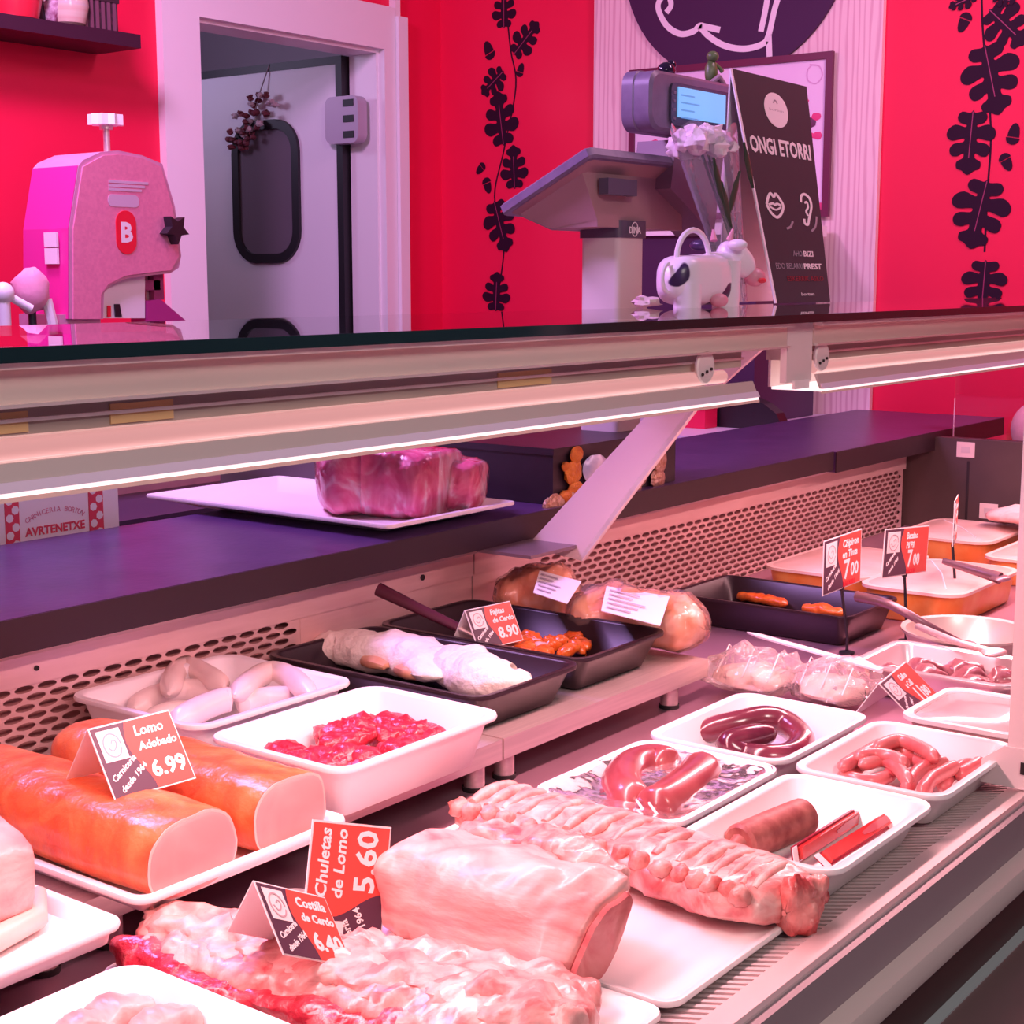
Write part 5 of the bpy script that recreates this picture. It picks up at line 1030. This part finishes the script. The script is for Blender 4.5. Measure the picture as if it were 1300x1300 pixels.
# orange stew tubs with clear lids
M_STEW = mat('orange_stew', (.78, .23, .035), .35, c2=(.82, .36, .10), scale=20); M_LID = film('tub_lid', (1, .97, .95), 1.45, .12, .42, (.95, .72, .68), .5, 40); M_TUB = mat('tub_rim', (.86, .60, .52), .35)
def tub(label, x0, x1, y0, y1, z0, z1):
    r = thing('stew_tub', label, 'tub', ((x0+x1)/2, (y0+y1)/2, z0), 'orange stew tubs'); R = lambda i, z: rrect(x0+i, x1-i, y0+i, y1-i, .045, z)
    part('container', MB().loft([R(.014, z0), R(.010, z0+.004), R(.002, z1-.006)]), M_STEW, r, 50); part('rim', MB().loft([R(.0, z1-.006), R(-.004, z1-.006), R(-.004, z1), R(.006, z1)], False, False), M_TUB, r, 50); part('lid', MB().loft([R(.006, z1), R(.012, z1+.002), R(.05, z1+.004)]), mat('lid_pale', (.86, .62, .56), .3, c2=(.80, .50, .42), scale=10, coat=.4, bump=.2), r, 50)
    part('lid_fold', MB().tube([V3((x0+.04, y0+.04, z1+.0035)), V3(((x0+x1)/2, (y0+y1)/2, z1+.005)), V3((x1-.05, y1-.03, z1+.0035))], .0015, 6), M_CARD, r)
tub('wide orange stew tub with a pale lid behind the Bacalao card', 2.775, 3.13, 1.04, 1.245, ZD+.0008, .806); tub('orange stew tub behind the Chipiron card', 2.86, 3.20, 1.26, 1.50, ZD+.0008, .80)
tub('orange stew tub by the far end panel, left one', 3.42, 3.72, 1.22, 1.45, ZD+.0008, .80); tub('orange stew tub by the far end panel, right one', 3.25, 3.62, .90, 1.17, ZD+.0008, .80)
single('meat_slices', blob([V3((3.70, 1.30, .83)), V3((3.66, 1.15, .835)), V3((3.62, .98, .83))], [.09, .10, .09], [.014, .02, .014], amp=.014, freq=20, seed=3)[0], mat('pale_slices', (.76, .42, .40), .4, c2=(.85, .62, .58), scale=14, distort=1), 'wrapped pale meat slices lying at the far end of the counter', 'meat', smooth=60)
single('flat_card', MB().loft([rrect(3.40, 3.55, .86, 1.0, .02, z) for z in (ZD+.07, ZD+.0702)]), M_CARD, 'flat white card lying on the far right stew tub', 'card')
# stainless oval pan, metal tray, clear tub
c = V3((2.545, .935, ZD+.0008)); op = thing('steel_pan', 'round stainless pan with a little grain in it near the divider post', 'pan', c)
part('bowl', MB().lathe(c, [(.07, 0), (.095, .018), (.108, .054), (.114, .056), (.114, .060), (.105, .058), (.090, .022), (.065, .006)], 40, sy=.98), mat('pan_satin', (.66, .56, .52), .35, .5), op, 40); part('contents', blob([c+V3((-.05, .02, .012)), c+V3((.0, 0, .014)), c+V3((.06, -.02, .012))], [.03, .045, .03], [.008, .012, .008], amp=.006, freq=60, seed=1)[0], mat('grain_beige', (.72, .56, .44), .6, c2=(.6, .42, .34), scale=80), op, 60)
tray('steel_tray', 'steel tray of dark stewed meat behind the Callos card', 'tray', 2.225, 2.425, .745, 1.012, ZD+.0008, .795, mat('tray_steel', (.78, .64, .66), .28, .6), taper=.015, lip=.014, r=.03)
for k, (x, y, l_) in enumerate(((2.28, .96, .04), (2.34, .93, .05), (2.29, .90, .045), (2.36, .87, .04), (2.31, .84, .05), (2.35, .80, .04), (2.28, .82, .035))):
    single('stewed_meat', blob([V3((x-l_*.6, y+.02, ZD+.026)), V3((x, y, ZD+.034)), V3((x+l_*.6, y-.02, ZD+.026))], [.016, .024, .016], [.012, .018, .012], m=14, n=14, amp=.008, freq=36, seed=k)[0], mat('stew_dark', (.20, .04, .06), .28, c2=(.46, .20, .22), scale=18, distort=1.5, coat=.6), 'dark stewed meat piece in the steel tray', 'meat', 'stewed meat pieces', 60)
ct = thing('clear_tub', 'white lidded tub of pale pink food beside the divider post', 'tub', (2.06, .73, ZD+.001)); R = lambda i, z: rrect(1.975+i, 2.165-i, .645+i, .815-i, .03, z)
part('container', MB().loft([R(.016, ZD+.0062), R(.003, .792)]), mat('tub_pinkish', (.84, .58, .56), .4), ct, 50); part('rim', MB().loft([R(0, .792), R(-.004, .794), R(-.004, .80), R(.006, .80), R(.008, .797)], False, False), M_TRAY, ct, 50); part('lid', MB().loft([R(.007, .795), R(.010, .798), R(.06, .7985)]), mat('lid_pink', (.84, .56, .54), .22, c2=(.80, .46, .46), scale=7, coat=.6), ct, 50)
# utensils resting in the pans
def utensil(label, pts, rad, zs_, m_, bowl=True):
    P = [at_z(u, v, z) for (u, v), z in zip(pts, zs_)]; r = thing('serving_spoon', label, 'utensil', P[-1], 'steel spoons'); part('handle', MB().tube(crom(P, 20), [rad[0]+(rad[1]-rad[0])*k/19 for k in range(20)], 10), m_, r, 60)
    part('bowl', MB().ball(P[-1], .026, .02, .006), m_, r); return r
M_UT = mat('dark_handle', (.20, .11, .14), .3, .4)
utensil('dark handled spoon resting across the round steel pan', [(1088, 757), (1130, 768), (1180, 795), (1225, 818)], (.010, .005), (.85, .845, .815, .775), M_UT); utensil('grey spoon resting above the steel tray', [(1165, 795), (1215, 815), (1262, 828)], (.006, .006), (.815, .812, .808), M_STEEL)
utensil('purple grey spoon handle lying over the far stew tub', [(1197, 712), (1230, 722), (1270, 734)], (.006, .012), (.85, .84, .83), M_UT)
# stick price cards
def stick(label, tl, tr, bl, foot, x_, lines, price):
    f_ = at_z(*foot, ZD); c_ = [at_y(u, v, f_.y+dy) for (u, v), dy in zip((tl, tr, bl), (0, 0, -.0))]
    TLp, TRp, BLp = c_; ex = (TRp-TLp); W = ex.length; ex.normalize(); ez = (TLp-BLp); ez = ez-ex*ez.dot(ex); H_ = ez.length; ez.normalize()
    r = thing('stick_price_card', label, 'price tag', f_, 'price cards on sticks'); card_face(r, TLp-ez*H_, ex, ez, W, H_, lines, price, True)
    top = TLp-ez*H_+ex*W*.55; part('stick', MB().tube([f_+Z*.004, V3((f_.x, f_.y, f_.z+.03)), top+Y*.004], .0028, 8), M_BLACK, r); part('stick_base', MB().lathe(f_, [(.014, 0), (.014, .004), (.004, .006)], 16), M_BLACK, r); part('clip', MB().ball(top+Y*.004, .007, .005, .006), M_BLACK, r)
stick('price card on a stick reading Chipiron en Tinta 7.00', (1046, 687), (1094, 671), (1057, 752), (1075, 830), 0, ('Chipiron', 'en Tinta'), ('7', '00')); stick('price card on a stick reading Bacalao Pil Pil 7.00', (1124, 672), (1180, 667), (1141, 731), (1150, 815), 0, ('Bacalao', 'Pil Pil'), ('7', '00'))
# third card, nearly edge on
f_ = at_z(1215, 778, ZD); t0 = at_y(1213, 646, f_.y); t1 = at_y(1227, 627, f_.y-.02); ex = V3((.075, .018, 0)).normalized()
r = thing('stick_price_card', 'price card on a stick turned almost edge on at the far end', 'price tag', f_, 'price cards on sticks')
exx = V3((.955, .297, 0)).normalized(); t0 = at_y(1212, 640, f_.y); card_face(r, t0-Z*.085, exx, Z, .105, .09, ('Albondiga', 'en Salsa'), ('6', '00')); part('stick', MB().tube([f_+Z*.004, t0-Z*.085+exx*.03+Y*.003], .003, 8), M_BLACK, r); part('stick_base', MB().lathe(f_, [(.014, 0), (.014, .004), (.004, .006)], 16), M_BLACK, r)
# tilted card on a bag: Callos 11.80
zz = .80; TLp, BLp, TRp = at_z(1116, 868, .832), at_z(1163, 914, .785), at_z(1150, 840, .832)
ex = (TRp-TLp); ex.z = 0; W = ex.length; ex.normalize(); ez = TLp-BLp; ez = ez-ex*ez.dot(ex); H_ = ez.length; ez.normalize()
if ex.cross(ez).dot(EYE-TLp) < 0: ex = -ex
r = thing('price_card', 'tilted price card reading Callos 11.80 propped by the lidded tub', 'price tag', BLp, 'folded price cards'); card_face(r, TLp-ez*H_, ex, ez, W, H_, ('Callos', 'a Call'), ('11', '80')); part('back_flap', MB().prism([TLp, TLp+ex*W, TLp+ex*W+V3((0, .02, -.05)), TLp+V3((-.02, .03, -.05))], Y*.0012), M_CARD, r, 0)
